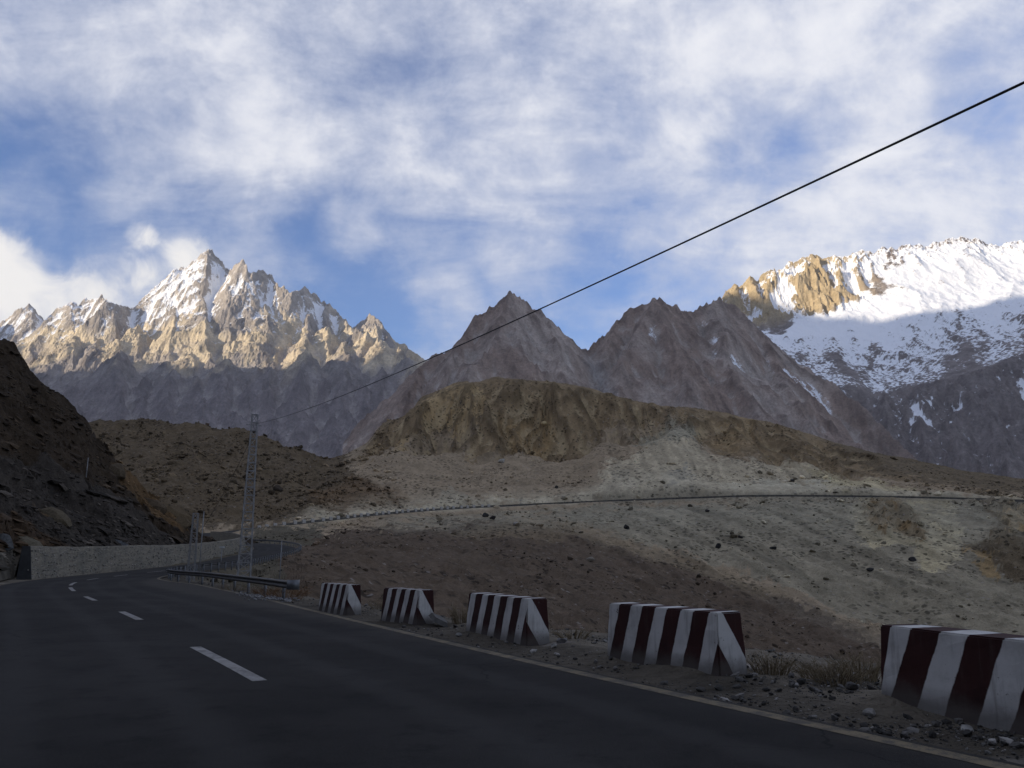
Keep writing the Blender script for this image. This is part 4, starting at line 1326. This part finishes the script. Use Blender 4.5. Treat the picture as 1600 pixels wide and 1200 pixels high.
# low masonry wall carrying the outer edge of the traversing road
s_pw = float(RS[np.argmin(np.hypot(RD[:, 0] - pt(420, 823.5, 230).x, RD[:, 1] - 230))])
iw = np.arange(int(s_pw), len(RD) - 2)
Vp = []
for o_w, z_w in ((0.75, -2.2), (0.60, 0.62), (0.28, 0.63), (0.22, -0.2)):
    oo = RD[iw, 4] + o_w
    zz = RD[iw, 2] + z_w + (0.10 * fbm(iw / 6.0, 0 * iw, 3, 631) if z_w > 0.4 else 0)
    Vp.append(np.stack([RD[iw, 0] + RNR[iw, 0] * oo, RD[iw, 1] + RNR[iw, 1] * oo, zz], 1))
Vp = np.stack(Vp, 1)
pw = mesh_np('parapet_wall', (Vp - Vp[0, 0]).reshape(-1, 3), grid_faces(*Vp.shape[:2]), mat_plain('dark_masonry', (0.055, 0.050, 0.044), (0.13, 0.12, 0.10), 1.3, 0.95, 0.5, 0.08))
pw.location = tuple(Vp[0, 0])
tag(pw, 'long low dark stone wall holding the road across the far hillside', 'wall')

# low parapet posts along the outer edge of the traversing road
M_PARA = mat_plain('parapet_concrete', (0.40, 0.38, 0.34), (0.28, 0.26, 0.23), 2, 0.9, 0.3, 0.02)
s_a = float(RS[np.argmin(np.hypot(RD[:, 0] - pt(385, 828, 224).x, RD[:, 1] - 224))])
s_b = float(RS[np.argmin(np.hypot(RD[:, 0] - pt(760, 793, 304).x, RD[:, 1] - 304))])
proto = None
k = 0
for s in np.arange(s_a, s_b, 3.3):
    i = int(s)
    o_w = RD[i, 4] + 0.5
    p = Vector((RD[i, 0] + RNR[i, 0] * o_w, RD[i, 1] + RNR[i, 1] * o_w, RD[i, 2] + 0.25))
    if proto is None:
        me = bpy.data.meshes.new('guard_stone')
        bm = bmesh.new()
        bmesh.ops.create_cube(bm, size=1.0)
        for v in bm.verts:
            v.co.x *= 0.34 if v.co.z > 0 else 0.42
            v.co.y *= 1.1 if v.co.z > 0 else 1.2
            v.co.z = 0.85 if v.co.z > 0 else -0.2
        bmesh.ops.bevel(bm, geom=bm.edges[:], offset=0.03, segments=1, affect='EDGES')
        bm.to_mesh(me); bm.free(); me.materials.append(M_PARA)
        o = bpy.data.objects.new('guard_stone', me)
        proto = o
    else:
        o = proto.copy()
    link(o)
    o.location = p; o.rotation_euler = (0, 0, math.atan2(RT[i, 1], RT[i, 0]) + math.pi / 2 + random.uniform(-.05, .05))
    tag(o, 'small pale guard stone on the outer edge of the far hillside road', 'guard stone', 'guard stones along the far road')

# ------------------------------------------------------------------ masonry retaining wall
m, n = newmat('wall_masonry')
co = n.n('ShaderNodeTexCoord').outputs['Object']
vo = n.n('ShaderNodeTexVoronoi', feature='F1', ins={'Vector': n.vm('MULTIPLY', co, (1, 1, 1.0)), 'Scale': 5.5, 'Randomness': 1.0})
ve = n.n('ShaderNodeTexVoronoi', feature='DISTANCE_TO_EDGE', ins={'Vector': co, 'Scale': 5.5})
hs = n.n('ShaderNodeSeparateColor', ins={0: vo.outputs['Color']})
cc = n.mix(hs.outputs[0], (0.22, 0.195, 0.150), (0.31, 0.275, 0.212))
cc = n.mix(n.sstep(ve.outputs['Distance'], 0.09, 0.02), cc, (0.22, 0.195, 0.155))
cc = n.mix(n.m('MULTIPLY', n.sstep(n.noise(co, 0.5, 5, 0.6), 0.45, 0.75), 0.5), cc, (0.10, 0.10, 0.092))
finish(n, cc, 0.95, bump(n, n.sstep(ve.outputs['Distance'], 0.0, 0.2), 0.8, 0.08), spec=0.1)
M_WALL = m
M_WEND = mat_plain('wall_end_concrete', (0.045, 0.046, 0.046), (0.03, 0.03, 0.03), 2, 0.9, 0.3, 0.03)
s_w0 = float(RS[np.argmin(np.hypot(RD[:, 0] - RNR[:, 0] * 5 + 38.9, RD[:, 1] - RNR[:, 1] * 5 - 65.8))])
ss = np.arange(s_w0, S_HAIR - 2, 0.8)
P0 = np.stack([np.interp(ss, RS, RD[:, k]) for k in range(3)], 1)
N = np.stack([np.interp(ss, RS, RNR[:, k]) for k in range(2)], 1)
N /= np.linalg.norm(N, axis=1, keepdims=True)
wlx = np.interp(ss, RS, RD[:, 3])
foot = wlx + 1.0 + 0.35 * sstep(ss - s_w0, 0, 12)
wh = np.interp(ss - s_w0, [0, 20, 60, 90], [2.55, 2.45, 2.35, 2.2]) + 0.06 * fbm(ss / 3, 0 * ss, 3, 601)
nz_ = 16
rowsw = []
for k in range(nz_ + 1):
    t = k / nz_
    o_ = foot + 0.42 * t
    z = -0.4 + (wh + 0.4) * t
    rowsw.append(np.stack([P0[:, 0] - N[:, 0] * o_, P0[:, 1] - N[:, 1] * o_, P0[:, 2] + z], 1))
for o2, dz in ((foot + 1.0, 0.02), (foot + 1.15, -3.0)):
    rowsw.append(np.stack([P0[:, 0] - N[:, 0] * o2, P0[:, 1] - N[:, 1] * o2, P0[:, 2] + wh + dz], 1))
Vw = np.stack(rowsw, 1)
disp = fbm(ss[:, None] / 0.35 + 0 * Vw[..., 2], Vw[..., 2] / 0.35, 3, 611) * 0.07
Vw[:, 1:nz_, 0] += (N[:, :1] * disp[:, 1:nz_]); Vw[:, 1:nz_, 1] += (N[:, 1:2] * disp[:, 1:nz_])
org = Vw[0, 0].copy()
wroot = empty('retaining_wall', tuple(org))
mesh_np('wall_face', (Vw - org).reshape(-1, 3), grid_faces(*Vw.shape[:2]), M_WALL, wroot)
endp = Vw[0] - org
tdir = -RT[int(s_w0)]
ev = [endp[0], endp[nz_], endp[nz_ + 1], endp[nz_ + 2] * [1, 1, 0] + [0, 0, -0.3]]
ev2 = [e + np.array([tdir[0] * 0.12, tdir[1] * 0.12, 0.0]) for e in ev]
eb = MB(); eb.v = [Vector(e) for e in ev + ev2]
eb.f = [(4, 5, 6, 7), (0, 1, 5, 4), (1, 2, 6, 5), (2, 3, 7, 6)]
eb.build('wall_end', M_WEND, wroot)
tag(wroot, 'long grey stone retaining wall at the foot of the dark slope', 'wall')
# proud stones of the wall face
ICO = bmesh.new(); bmesh.ops.create_icosphere(ICO, subdivisions=1, radius=1.0)
ico0V = np.array([v.co[:] for v in ICO.verts]); ico0F = np.array([[v.index for v in f.verts] for f in ICO.faces]); ICO.free()
ICO = bmesh.new(); bmesh.ops.create_icosphere(ICO, subdivisions=2, radius=1.0)
ico1V = np.array([v.co[:] for v in ICO.verts]); ico1F = np.array([[v.index for v in f.verts] for f in ICO.faces]); ICO.free()


def rock_shape(V, seed, sharp=0.35):
    rg = np.random.default_rng(seed)
    V = V.copy()
    # cut by random planes for facets
    for _ in range(7):
        d = rg.normal(size=3); d /= np.linalg.norm(d)
        lim = rg.uniform(0.45, 0.85)
        pr = V @ d
        V -= np.outer(np.maximum(pr - lim, 0), d)
    V *= (1 + rg.normal(size=(len(V), 1)) * 0.06)
    return V


ROCKS0 = [rock_shape(ico0V, i) for i in range(12)]
ROCKS1 = [rock_shape(ico1V, 50 + i) for i in range(10)]


def rocks_mesh(name, pos, size, cols, mat, parent=None, flat=0.7, elong=0.4, hi=False, rg=RNG, tilt=None):
    Vs, Fs, Cs = [], [], []
    k = 0
    base = ROCKS1 if hi else ROCKS0
    fc = ico1F if hi else ico0F
    for i in range(len(pos)):
        Vb = base[rg.integers(len(base))]
        sc = np.array([1 + rg.uniform(-elong, elong), 1 + rg.uniform(-elong, elong), flat * (1 + rg.uniform(-0.3, 0.3))]) * size[i]
        a, t1 = rg.uniform(0, 6.28), (rg.uniform(-0.5, 0.5) if tilt is None else tilt + rg.uniform(-0.2, 0.2))
        ca, sa = math.cos(a), math.sin(a)
        V = Vb * sc
        if tilt is None:
            V = V @ np.array([[ca, sa, 0], [-sa, ca, 0], [0, 0, 1]])
        ct, st = math.cos(t1), math.sin(t1)
        V = V @ np.array([[ct, 0, -st], [0, 1, 0], [st, 0, ct]])
        Vs.append(V + pos[i]); Fs.append(fc + k); k += len(V)
        Cs.append(np.repeat(cols[i][None], len(V), 0))
    return mesh_np(name, np.concatenate(Vs), np.concatenate(Fs), mat, parent, False, np.concatenate(Cs))


M_STONE = mat_rock('loose_stone', None, None)
ni = 2600
iS = RNG.integers(0, len(ss), ni); iz = RNG.integers(1, nz_, ni)
wpz = Vw[iS, iz] - org + RNG.uniform(-0.3, 0.3, (ni, 3)) * [0.3, 1, 0.25]
wc = (0.19 + 0.13 * RNG.random((ni, 1)) ** 1.5) * np.array([[1.0, 0.93, 0.80]])
ws = rocks_mesh('wall_stone', wpz, RNG.uniform(0.05, 0.13, ni), wc, M_STONE, wroot, 0.8)
ws['kind'] = 'stuff'


# ------------------------------------------------------------------ lattice mast, poles, cables
M_GALV = mat_plain('galvanised_lattice', (0.30, 0.295, 0.285), (0.21, 0.205, 0.20), 4, 0.55, 0.2, 0.01, 0.4, 0.4)
M_WIRE = mat_plain('black_cable', (0.012, 0.012, 0.012), (0.02, 0.02, 0.02), 5, 0.6, 0.1, 0.005)


def lattice_mast(px, D, zb, H, w0, w1, n, legw, label, name='lattice_mast', rz=0.35):
    x = pt(px, 880, D).x
    root = empty(name, (x, D, zb), rz)
    def corner(i, t):
        w = (w0 + (w1 - w0) * t) / 2
        sx, sy = ((-1, -1), (1, -1), (1, 1), (-1, 1))[i]
        return Vector((sx * w, sy * w, H * t))
    for i in range(4):
        MB().angle(corner(i, 0) + Vector((0, 0, -0.4)), corner(i, 1), legw).build('leg', M_GALV, root)
    lv = [(k / n) for k in range(n + 1)]
    for k in range(1, n + 1):
        for i in range(4):
            j = (i + 1) % 4
            MB().bar(corner(i, lv[k]), corner(j, lv[k]), legw * 0.55).build('rung', M_GALV, root)
            a, c = (i, j) if (k + i) % 2 else (j, i)
            MB().bar(corner(a, lv[k - 1]), corner(c, lv[k]), legw * 0.42).build('brace', M_GALV, root)
    tag(root, label, 'pylon')
    return root


z_m = ground_z(pt(386, 880, 80).x, 80)
z_m = min(z_m, 0.0)
zt_ = pt(397, 648, 80).z
tower = lattice_mast(381.5, 80, z_m, zt_ - z_m, 1.20, 0.50, 20, 0.13, 'tall steel lattice mast behind the guardrail carrying the cable')
arm = MB().bar((-0.75, 0, zt_ - z_m - 1.05), (0.75, 0, zt_ - z_m - 1.05), 0.07); arm.build('cross_arm', M_GALV, tower)
tower_top = Vector((pt(400, 662, 80).x, 80, pt(400, 662, 80).z))
MB().tube([Vector((0.1, 0, zt_ - z_m - 0.2)), Vector((0.1, 0, zt_ - z_m + 1.2))], 0.02, 5).build('finial', M_GALV, tower)
lattice_mast(299, 73, ground_z(pt(299, 880, 73).x, 73) - 0.1, 6.2, 0.62, 0.40, 11, 0.075, 'short lattice mast in front of the stone wall', rz=0.2)
# single poles
M_POLE = mat_plain('pole_steel', (0.26, 0.26, 0.26), (0.18, 0.18, 0.18), 4, 0.6, 0.2, 0.01, 0.3, 0.4)


def pole(px, py_top, py_bot, D, r, label, cap=None):
    a = pt(px, py_bot, D); c = pt(px, py_top, D)
    c.x = a.x
    root = empty('pole', a)
    MB().tube([(0, 0, -1.0), (0, 0, c.z - a.z)], r, 8).build('shaft', M_POLE, root, True)
    if cap:
        MB().box((0, 0, c.z - a.z + 0.08), 0.26, 0.16, 0.09).build('head', mat_plain('pole_head', (0.5, 0.5, 0.48), (0.4, 0.4, 0.38), 5, 0.6), root)
    else:
        MB().tube([(0, 0, c.z - a.z), (0, 0, c.z - a.z + 0.07)], [r * 1.5, r * 0.5], 8).build('cap', M_POLE, root, True)
    tag(root, label, 'pole')


pole(311.5, 800, 888, 74, 0.045, 'thin bare pole just right of the short lattice mast')
pole(437, 846, 902, 76, 0.04, 'thin pale pole between the tall mast and the striped barriers')
pole(345, 856, 882, 100, 0.05, 'small post with a pale head standing before the wall', True)
pole(134, 716, 750, 104, 0.05, 'short thin pole standing up on the dark slate slope')


def cable(name, a, c, sag, r, label, n=60, t0=0.0, t1=1.0):
    a = Vector(a); c = Vector(c)
    pts = []
    for i in range(n + 1):
        t = t0 + (t1 - t0) * i / n
        p = a + (c - a) * t
        p.z -= 4 * sag * t * (1 - t)
        pts.append(p - a)
    o = MB().tube(pts, r, 8).build(name, M_WIRE, None, True)
    o.location = a
    tag(o, label, 'cable')
    return o


near_end = pt(1600, 129, 8.0)
d_ = near_end - tower_top
cable('power_cable', tower_top, tower_top + d_ * 1.5, 0.0, 0.017, 'thick black cable slanting across the sky up to the right', 90)
cab = bpy.data.objects['power_cable']
# hang: pull the span down by its sag
me = cab.data
L_ = d_.length
for v in me.vertices:
    t = v.co.dot(d_) / (L_ * L_)
    v.co.z -= 4 * 0.57 * t * (1 - t)
sm_top = pt(303, 795, 73)
cable('stay_cable', pt(390, 690, 80), pt(312, 832, 92), 0.5, 0.018, 'thin dark cable running down left from the tall mast', 40)

# ------------------------------------------------------------------ stones, boulders, rubble
flatTK = TK.ravel(); flatPX = TPX.ravel(); flatPY = base_py.ravel()
TP = np.stack([TX, TY, TZ], -1).reshape(-1, 3)
nx, ny = TX.shape[1], TX.shape[0]


def scatter(mask, nmax, weights=None):
    idx = np.nonzero(mask)[0]
    w = None
    if weights is not None:
        w = weights[idx]; w = w / w.sum()
    pick = RNG.choice(idx, min(nmax, len(idx)), replace=False, p=w)
    return pick


de_full = np.full(TX.shape, 99.0); de_full[msk] = de
ro_full = np.zeros(TX.shape); ro_full[msk] = ro
deF = de_full.ravel(); roF = ro_full.ravel()
clump = np.clip(fbm(TX / 20, TY / 20, 4, 701) + 0.25, 0.02, 1).ravel() ** 2
inview = (flatPX > -80) & (flatPX < 1680)
# rubble on the opposite slopes
mk = inview & (flatTK > 2.3) & (flatTK < 8.8) & (deF > 1.5)
dens = clump * np.where((flatPX < 560), 1.6, 1.0) * np.where(flatTK > 6.7, 0.5, 1.0)
pk = scatter(mk, 18000, dens)
sz = np.clip(RNG.pareto(2.5, len(pk)) * 0.20 + 0.13, 0, 1.4) * np.clip(TP[pk, 1] / 260, 0.35, 1.2)
bc = np.clip(TC.reshape(-1, 3)[pk], 0.02, 0.5) * RNG.choice([0.35, 0.5, 0.7, 1.0, 1.5, 1.9], (len(pk), 1), p=[.18, .2, .2, .2, .14, .08])
ps = TP[pk] + np.stack([RNG.uniform(-.3, .3, len(pk)), RNG.uniform(-.3, .3, len(pk)), 0.15 * sz], 1)
ru = rocks_mesh('slope_rubble', ps, sz, bc, M_STONE)
tag(ru, 'scattered rubble covering the slopes across the gully', 'rubble', None, 'stuff')
mk = inview & (flatPX > 120) & (flatPX < 620) & (flatTK > 5.9) & (flatTK < 9.0)
pk = scatter(mk, 4200, np.clip(fbm(TX / 12, TY / 12, 4, 703) + 0.2, 0.01, 1).ravel() ** 2)
sz = np.clip(RNG.pareto(2.4, len(pk)) * 0.32 + 0.28, 0, 1.6)
bc = np.clip(TC.reshape(-1, 3)[pk], 0.02, 0.5) * RNG.choice([0.4, 0.6, 0.9, 1.3, 1.8], (len(pk), 1), p=[.25, .25, .2, .2, .10])
rh = rocks_mesh('hill_rubble', TP[pk] + np.stack([0 * sz, 0 * sz, 0.2 * sz], 1), sz, bc, M_STONE)
tag(rh, 'coarse rubble strewn over the low hill behind the tall mast', 'rubble', None, 'stuff')
# slate blocks lying on the left slope
LP = np.stack([LX, LY, LZ], -1).reshape(-1, 3)
lm = ((LPX > -60) & (LPX < 380) & (LK > 0.1) & (LK < 1.98)).ravel()
idx = np.nonzero(lm)[0]
pk = RNG.choice(idx, 4200, replace=False)
sz = np.clip(RNG.pareto(2.4, len(pk)) * 0.16 + 0.10, 0, 0.9)
bc = np.clip(LC.reshape(-1, 3)[pk], 0.01, 0.3) * RNG.choice([0.5, 0.8, 1.1, 1.6, 2.2], (len(pk), 1), p=[.25, .25, .25, .15, .10])
sr = rocks_mesh('slate_rubble', LP[pk] + [0, 0, 0.02], sz * 1.3, bc, M_STONE, None, 0.32, 0.5, False, RNG, 0.42)
tag(sr, 'flat slate blocks littering the dark left slope', 'rubble', None, 'stuff')
# gravel along the near shoulder
mk = (flatPX > -100) & (flatPX < 1700) & (flatTK < 2.0) & (deF > 0.25) & (roF > 0) & (TP[:, 1] > 5)
pk = scatter(mk, 9000, np.clip(fbm(TX / 1.5, TY / 1.5, 3, 711) + 0.3, 0.05, 1).ravel() ** 2 * (1 + 0 * flatTK))
sz = np.clip(RNG.pareto(2.6, len(pk)) * 0.014 + 0.008, 0, 0.07)
tone = RNG.choice([0.04, 0.07, 0.10, 0.16, 0.28], (len(pk), 1), p=[.25, .3, .25, .13, .07])
ps = TP[pk] + np.stack([RNG.uniform(-.08, .08, len(pk)), RNG.uniform(-.12, .12, len(pk)), 0.3 * sz], 1)
gv = rocks_mesh('shoulder_gravel', ps, sz, tone * np.array([[1, 0.94, 0.86]]), M_STONE)
tag(gv, 'loose gravel along the roadside shoulder', 'gravel', None, 'stuff')


def single_rock(name, p, size, col, label, cat, group=None, scale=(1, 1, 0.7), rot=(0, 0, 0), seed=0):
    V = rock_shape(ico1V, 300 + seed) * size * np.array(scale)
    o = mesh_np(name, V, ico1F, M_STONE, None, False, np.ones((len(V), 3)) * np.array(col))
    o.location = p; o.rotation_euler = rot
    tag(o, label, cat, group)
    return o


# named stones of the near shoulder
def gp(px, py, lift=0.0):
    p = ground_pt(px, py); p.z = lift
    return p


slab_p = gp(684, 975, 0.06)
mb = MB()
mb.v = [Vector(v) for v in ((-0.30, -0.34, 0.0), (0.26, -0.40, -0.02), (0.36, 0.02, 0.0), (0.20, 0.38, 0.02), (-0.24, 0.40, 0.0), (-0.25, -0.27, 0.15), (0.20, -0.33, 0.13), (0.30, 0.0, 0.14), (0.15, 0.33, 0.16), (-0.20, 0.34, 0.15))]
mb.f = [(0, 1, 2, 3, 4)[::-1], (5, 6, 7, 8, 9), (0, 1, 6, 5), (1, 2, 7, 6), (2, 3, 8, 7), (3, 4, 9, 8), (4, 0, 5, 9)]
sb = mb.build('concrete_slab', mat_plain('broken_concrete', (0.10, 0.095, 0.088), (0.07, 0.066, 0.06), 6, 0.9, 0.5, 0.03))
sb.scale = (0.75, 0.75, 0.75); sb.location = slab_p; sb.rotation_euler = (0.25, 0.38, 0.5)
tag(sb, 'broken grey concrete slab leaning at the foot of a striped barrier', 'slab')
NEAR_ST = [(717, 991, 0.09, (0.20, 0.195, 0.18), 'pale rounded stone left of the middle striped barrier'), (668, 994, 0.08, (0.24, 0.22, 0.19), 'flat pale stone near the yellow edge line below the broken slab'),
           (722, 956, 0.10, (0.10, 0.09, 0.08), 'dark stone behind the dry tuft beside the middle barrier'), (878, 1008, 0.12, (0.16, 0.155, 0.15), 'grey stone at the right foot of the middle striped barrier'),
           (866, 1012, 0.08, (0.20, 0.19, 0.17), 'small light stone in the gravel right of the middle barrier'), (1357, 1110, 0.09, (0.22, 0.21, 0.19), 'long pale stone on the gravel before the nearest barrier'),
           (1512, 1134, 0.07, (0.26, 0.25, 0.23), 'pale stone on the shoulder under the nearest striped barrier'), (1240, 1072, 0.07, (0.18, 0.17, 0.16), 'small grey stone between the two largest barriers'),
           (1330, 1078, 0.11, (0.08, 0.075, 0.07), 'dark stone in the dug-up gravel left of the nearest barrier')]
for i, (px, py, s_, c_, lb) in enumerate(NEAR_ST):
    p = gp(px, py)
    p.z = ground_z(p.x, p.y) + s_ * 0.25
    single_rock('stone', p, s_, c_, lb, 'stone', 'stones on the near shoulder', (1.3, 0.9, 0.6), (random.uniform(-.2, .2), random.uniform(-.2, .2), random.uniform(0, 6)), i)


def terrain_at(px, py):
    """point of the valley terrain seen at a photo pixel"""
    a, c = proj(TX, TY, TZ)
    d = (a - px) ** 2 + (c - py) ** 2 + np.where(TK < 2, 1e6, 0)
    i = np.argmin(d)
    return Vector(TP[i])


BOULD = [(850, 664, 1.9, (0.42, 0.32, 0.17), 'pale tan boulder stuck high on the brown cliff'), (785, 722, 1.6, (0.36, 0.33, 0.28), 'pale block on the scree below the brown cliff'),
         (978, 826, 1.3, (0.03, 0.028, 0.026), 'dark boulder near the top of the grey scree at its left'), (1123, 856, 1.4, (0.03, 0.028, 0.026), 'largest dark boulder in the middle of the grey scree'),
         (1156, 840, 1.0, (0.035, 0.03, 0.028), 'dark boulder up right of the largest one on the scree'), (1208, 858, 1.0, (0.03, 0.03, 0.028), 'dark boulder low on the scree below the straight road'),
         (1105, 800, 1.0, (0.04, 0.036, 0.033), 'dark boulder just under the far road at mid picture'), (1239, 752, 1.0, (0.06, 0.055, 0.05), 'dark rock in the pale silt face above the far road'),
         (757, 808, 1.3, (0.03, 0.028, 0.025), 'black rocks under the far road above the brown rubble'), (770, 811, 1.0, (0.035, 0.03, 0.028), 'low black rock right of the black rocks under the road'),
         (869, 762, 1.0, (0.04, 0.036, 0.03), 'lone dark boulder on the slope just above the far road'), (922, 876, 1.1, (0.22, 0.19, 0.15), 'pale boulder on the brown moraine below the scree'),
         (805, 820, 0.9, (0.30, 0.27, 0.23), 'pale boulder at the top edge of the brown rubble'), (1360, 893, 1.0, (0.04, 0.038, 0.035), 'dark boulder below the slumped cream pocket'),
         (1427, 877, 1.1, (0.035, 0.032, 0.03), 'dark boulder at the foot of the slumped pocket'), (435, 766, 1.9, (0.055, 0.042, 0.03), 'big dark boulder on the rubble hill right of the mast'),
         (330, 656, 1.4, (0.09, 0.06, 0.04), 'pointed rock standing on the skyline of the rubble hill')]
for i, (px, py, s_, c_, lb) in enumerate(BOULD):
    p = terrain_at(px, py)
    p.z += s_ * 0.3
    single_rock('boulder', p, s_, c_, lb, 'boulder', 'boulders on the far slopes', (1.15, 0.95, 0.85), (random.uniform(-.3, .3), random.uniform(-.3, .3), random.uniform(0, 6)), 40 + i)


def slope_at(px, py):
    a, c = proj(LX, LY, LZ)
    i = np.argmin((a - px) ** 2 + (c - py) ** 2)
    return Vector(LP[i])


SLB = [(82, 806, 1.5, (0.15, 0.12, 0.078), 'tan boulder lying among the dark slates left', (1.7, 0.9, 0.6)), (38, 848, 1.3, (0.17, 0.145, 0.10), 'tan slab resting above the left end of the wall', (1.7, 0.8, 0.5)),
       (183, 741, 1.8, (0.17, 0.13, 0.085), 'pale outcrop block on the right edge of the dark slope', (1.0, 0.9, 1.0)), (272, 808, 2.6, (0.16, 0.115, 0.065), 'largest tan outcrop low on the edge of the dark slope', (1.5, 1.0, 0.8)),
       (240, 792, 1.9, (0.15, 0.11, 0.07), 'tan outcrop just up left of the largest one', (1.3, 0.9, 0.7)), (187, 850, 0.8, (0.15, 0.15, 0.15), 'pale grey boulder just above the wall', (1.3, 1, 0.7)),
       (284, 822, 1.7, (0.17, 0.125, 0.075), 'tan block under the largest outcrop', (1.0, 1, 0.9)), (6, 848, 1.0, (0.12, 0.12, 0.115), 'grey boulder at the left picture edge beside the wall', (1.1, 1, 0.8))]
for i, (px, py, s_, c_, lb, sc_) in enumerate(SLB):
    p = slope_at(px, py)
    single_rock('boulder', p, s_, tuple(q_ * 0.6 for q_ in c_), lb, 'boulder', 'boulders on the left slope', sc_, (random.uniform(-.2, .2), 0.45, random.uniform(-.3, .3)), 70 + i)


# ------------------------------------------------------------------ dry tufts and bushes
def tuft(px, py, h, w, nblade, c1, c2, label, name='dry_shrub', branch=True):
    p = gp(px, py)
    p.z = ground_z(p.x, p.y) - 0.02
    mb = MB()
    for i in range(nblade):
        a = random.uniform(0, 6.283); rr = w * math.sqrt(random.random()) * 0.45
        b0 = Vector((rr * math.cos(a), rr * math.sin(a), 0))
        lean = Vector((math.cos(a), math.sin(a), 0)) * random.uniform(0.1, 0.55) * w + Vector((random.uniform(-.1, .1), random.uniform(-.1, .1), 0)) * w
        hh_ = h * random.uniform(0.45, 1.0)
        p1 = b0 + lean * 0.45 + Vector((0, 0, hh_ * 0.6)); p2 = b0 + lean + Vector((0, 0, hh_))
        mb.tube([b0, p1, p2], [0.006, 0.005, 0.002], 3, False)
        if branch:
            for _ in range(3):
                t = random.uniform(0.35, 0.95)
                q0 = b0.lerp(p1, t * 2) if t < 0.5 else p1.lerp(p2, t * 2 - 1)
                q1 = q0 + Vector((random.uniform(-1, 1), random.uniform(-1, 1), random.uniform(0.1, 1.0))) * h * 0.22
                mb.tube([q0, q1], [0.004, 0.0015], 3, False)
    o = mb.build(name, mat_plain('dry_stems', c1, c2, 9, 0.9, 0.1, 0.01))
    o.location = p
    tag(o, label, 'shrub', 'dry tufts along the shoulder')
    return o


straw = (0.23, 0.18, 0.11); straw2 = (0.13, 0.10, 0.06); rust = (0.19, 0.105, 0.045); rust2 = (0.12, 0.06, 0.03)
tuft(445, 934, 0.62, 1.6, 150, rust, rust2, 'rusty brown bush under the rounded end of the guardrail')
tuft(412, 929, 0.45, 1.0, 80, rust, rust2, 'rust-coloured low bush seen beneath the guardrail beam')
tuft(365, 921, 0.45, 1.2, 80, straw, straw2, 'straw-coloured tuft further along beneath the guardrail beam')
tuft(721, 972, 0.5, 0.5, 90, straw, straw2, 'pale upright dry tuft at the left side of the middle barrier')
tuft(1206, 1052, 0.36, 0.5, 80, straw, straw2, 'small twiggy tuft just right of the long chipped barrier')
tuft(1310, 1066, 0.34, 0.6, 110, straw, straw2, 'wider twiggy tuft left of the nearest barrier')
tuft(1345, 1060, 0.40, 0.5, 90, straw2, straw, 'brown tuft touching the left end of the nearest barrier')
tuft(592, 950, 0.35, 0.5, 50, straw, straw2, 'dry tuft in the gap after the smallest barrier')
tuft(895, 1000, 0.25, 0.6, 60, straw, straw2, 'low dry tuft left of the long chipped barrier')
tuft(1275, 1058, 0.25, 0.5, 60, straw, straw2, 'low pale tuft midway between the two largest barriers')

# old snow crumbs by the guardrail foot
pp = []
for i in range(240):
    px = random.gauss(412, 20); py = 934 + (px - 412) * 0.11 + random.gauss(0, 2.2)
    p = gp(px, py); p.z = 0.03
    pp.append(p)
sn_ = rocks_mesh('pale_debris', np.array([list(p) for p in pp]), RNG.uniform(0.03, 0.11, len(pp)), np.ones((len(pp), 3)) * np.array([0.20, 0.195, 0.19]), M_STONE, None, 0.35)
tag(sn_, 'patch of pale crumbs under the guardrail near its rounded end', 'debris', None, 'stuff')
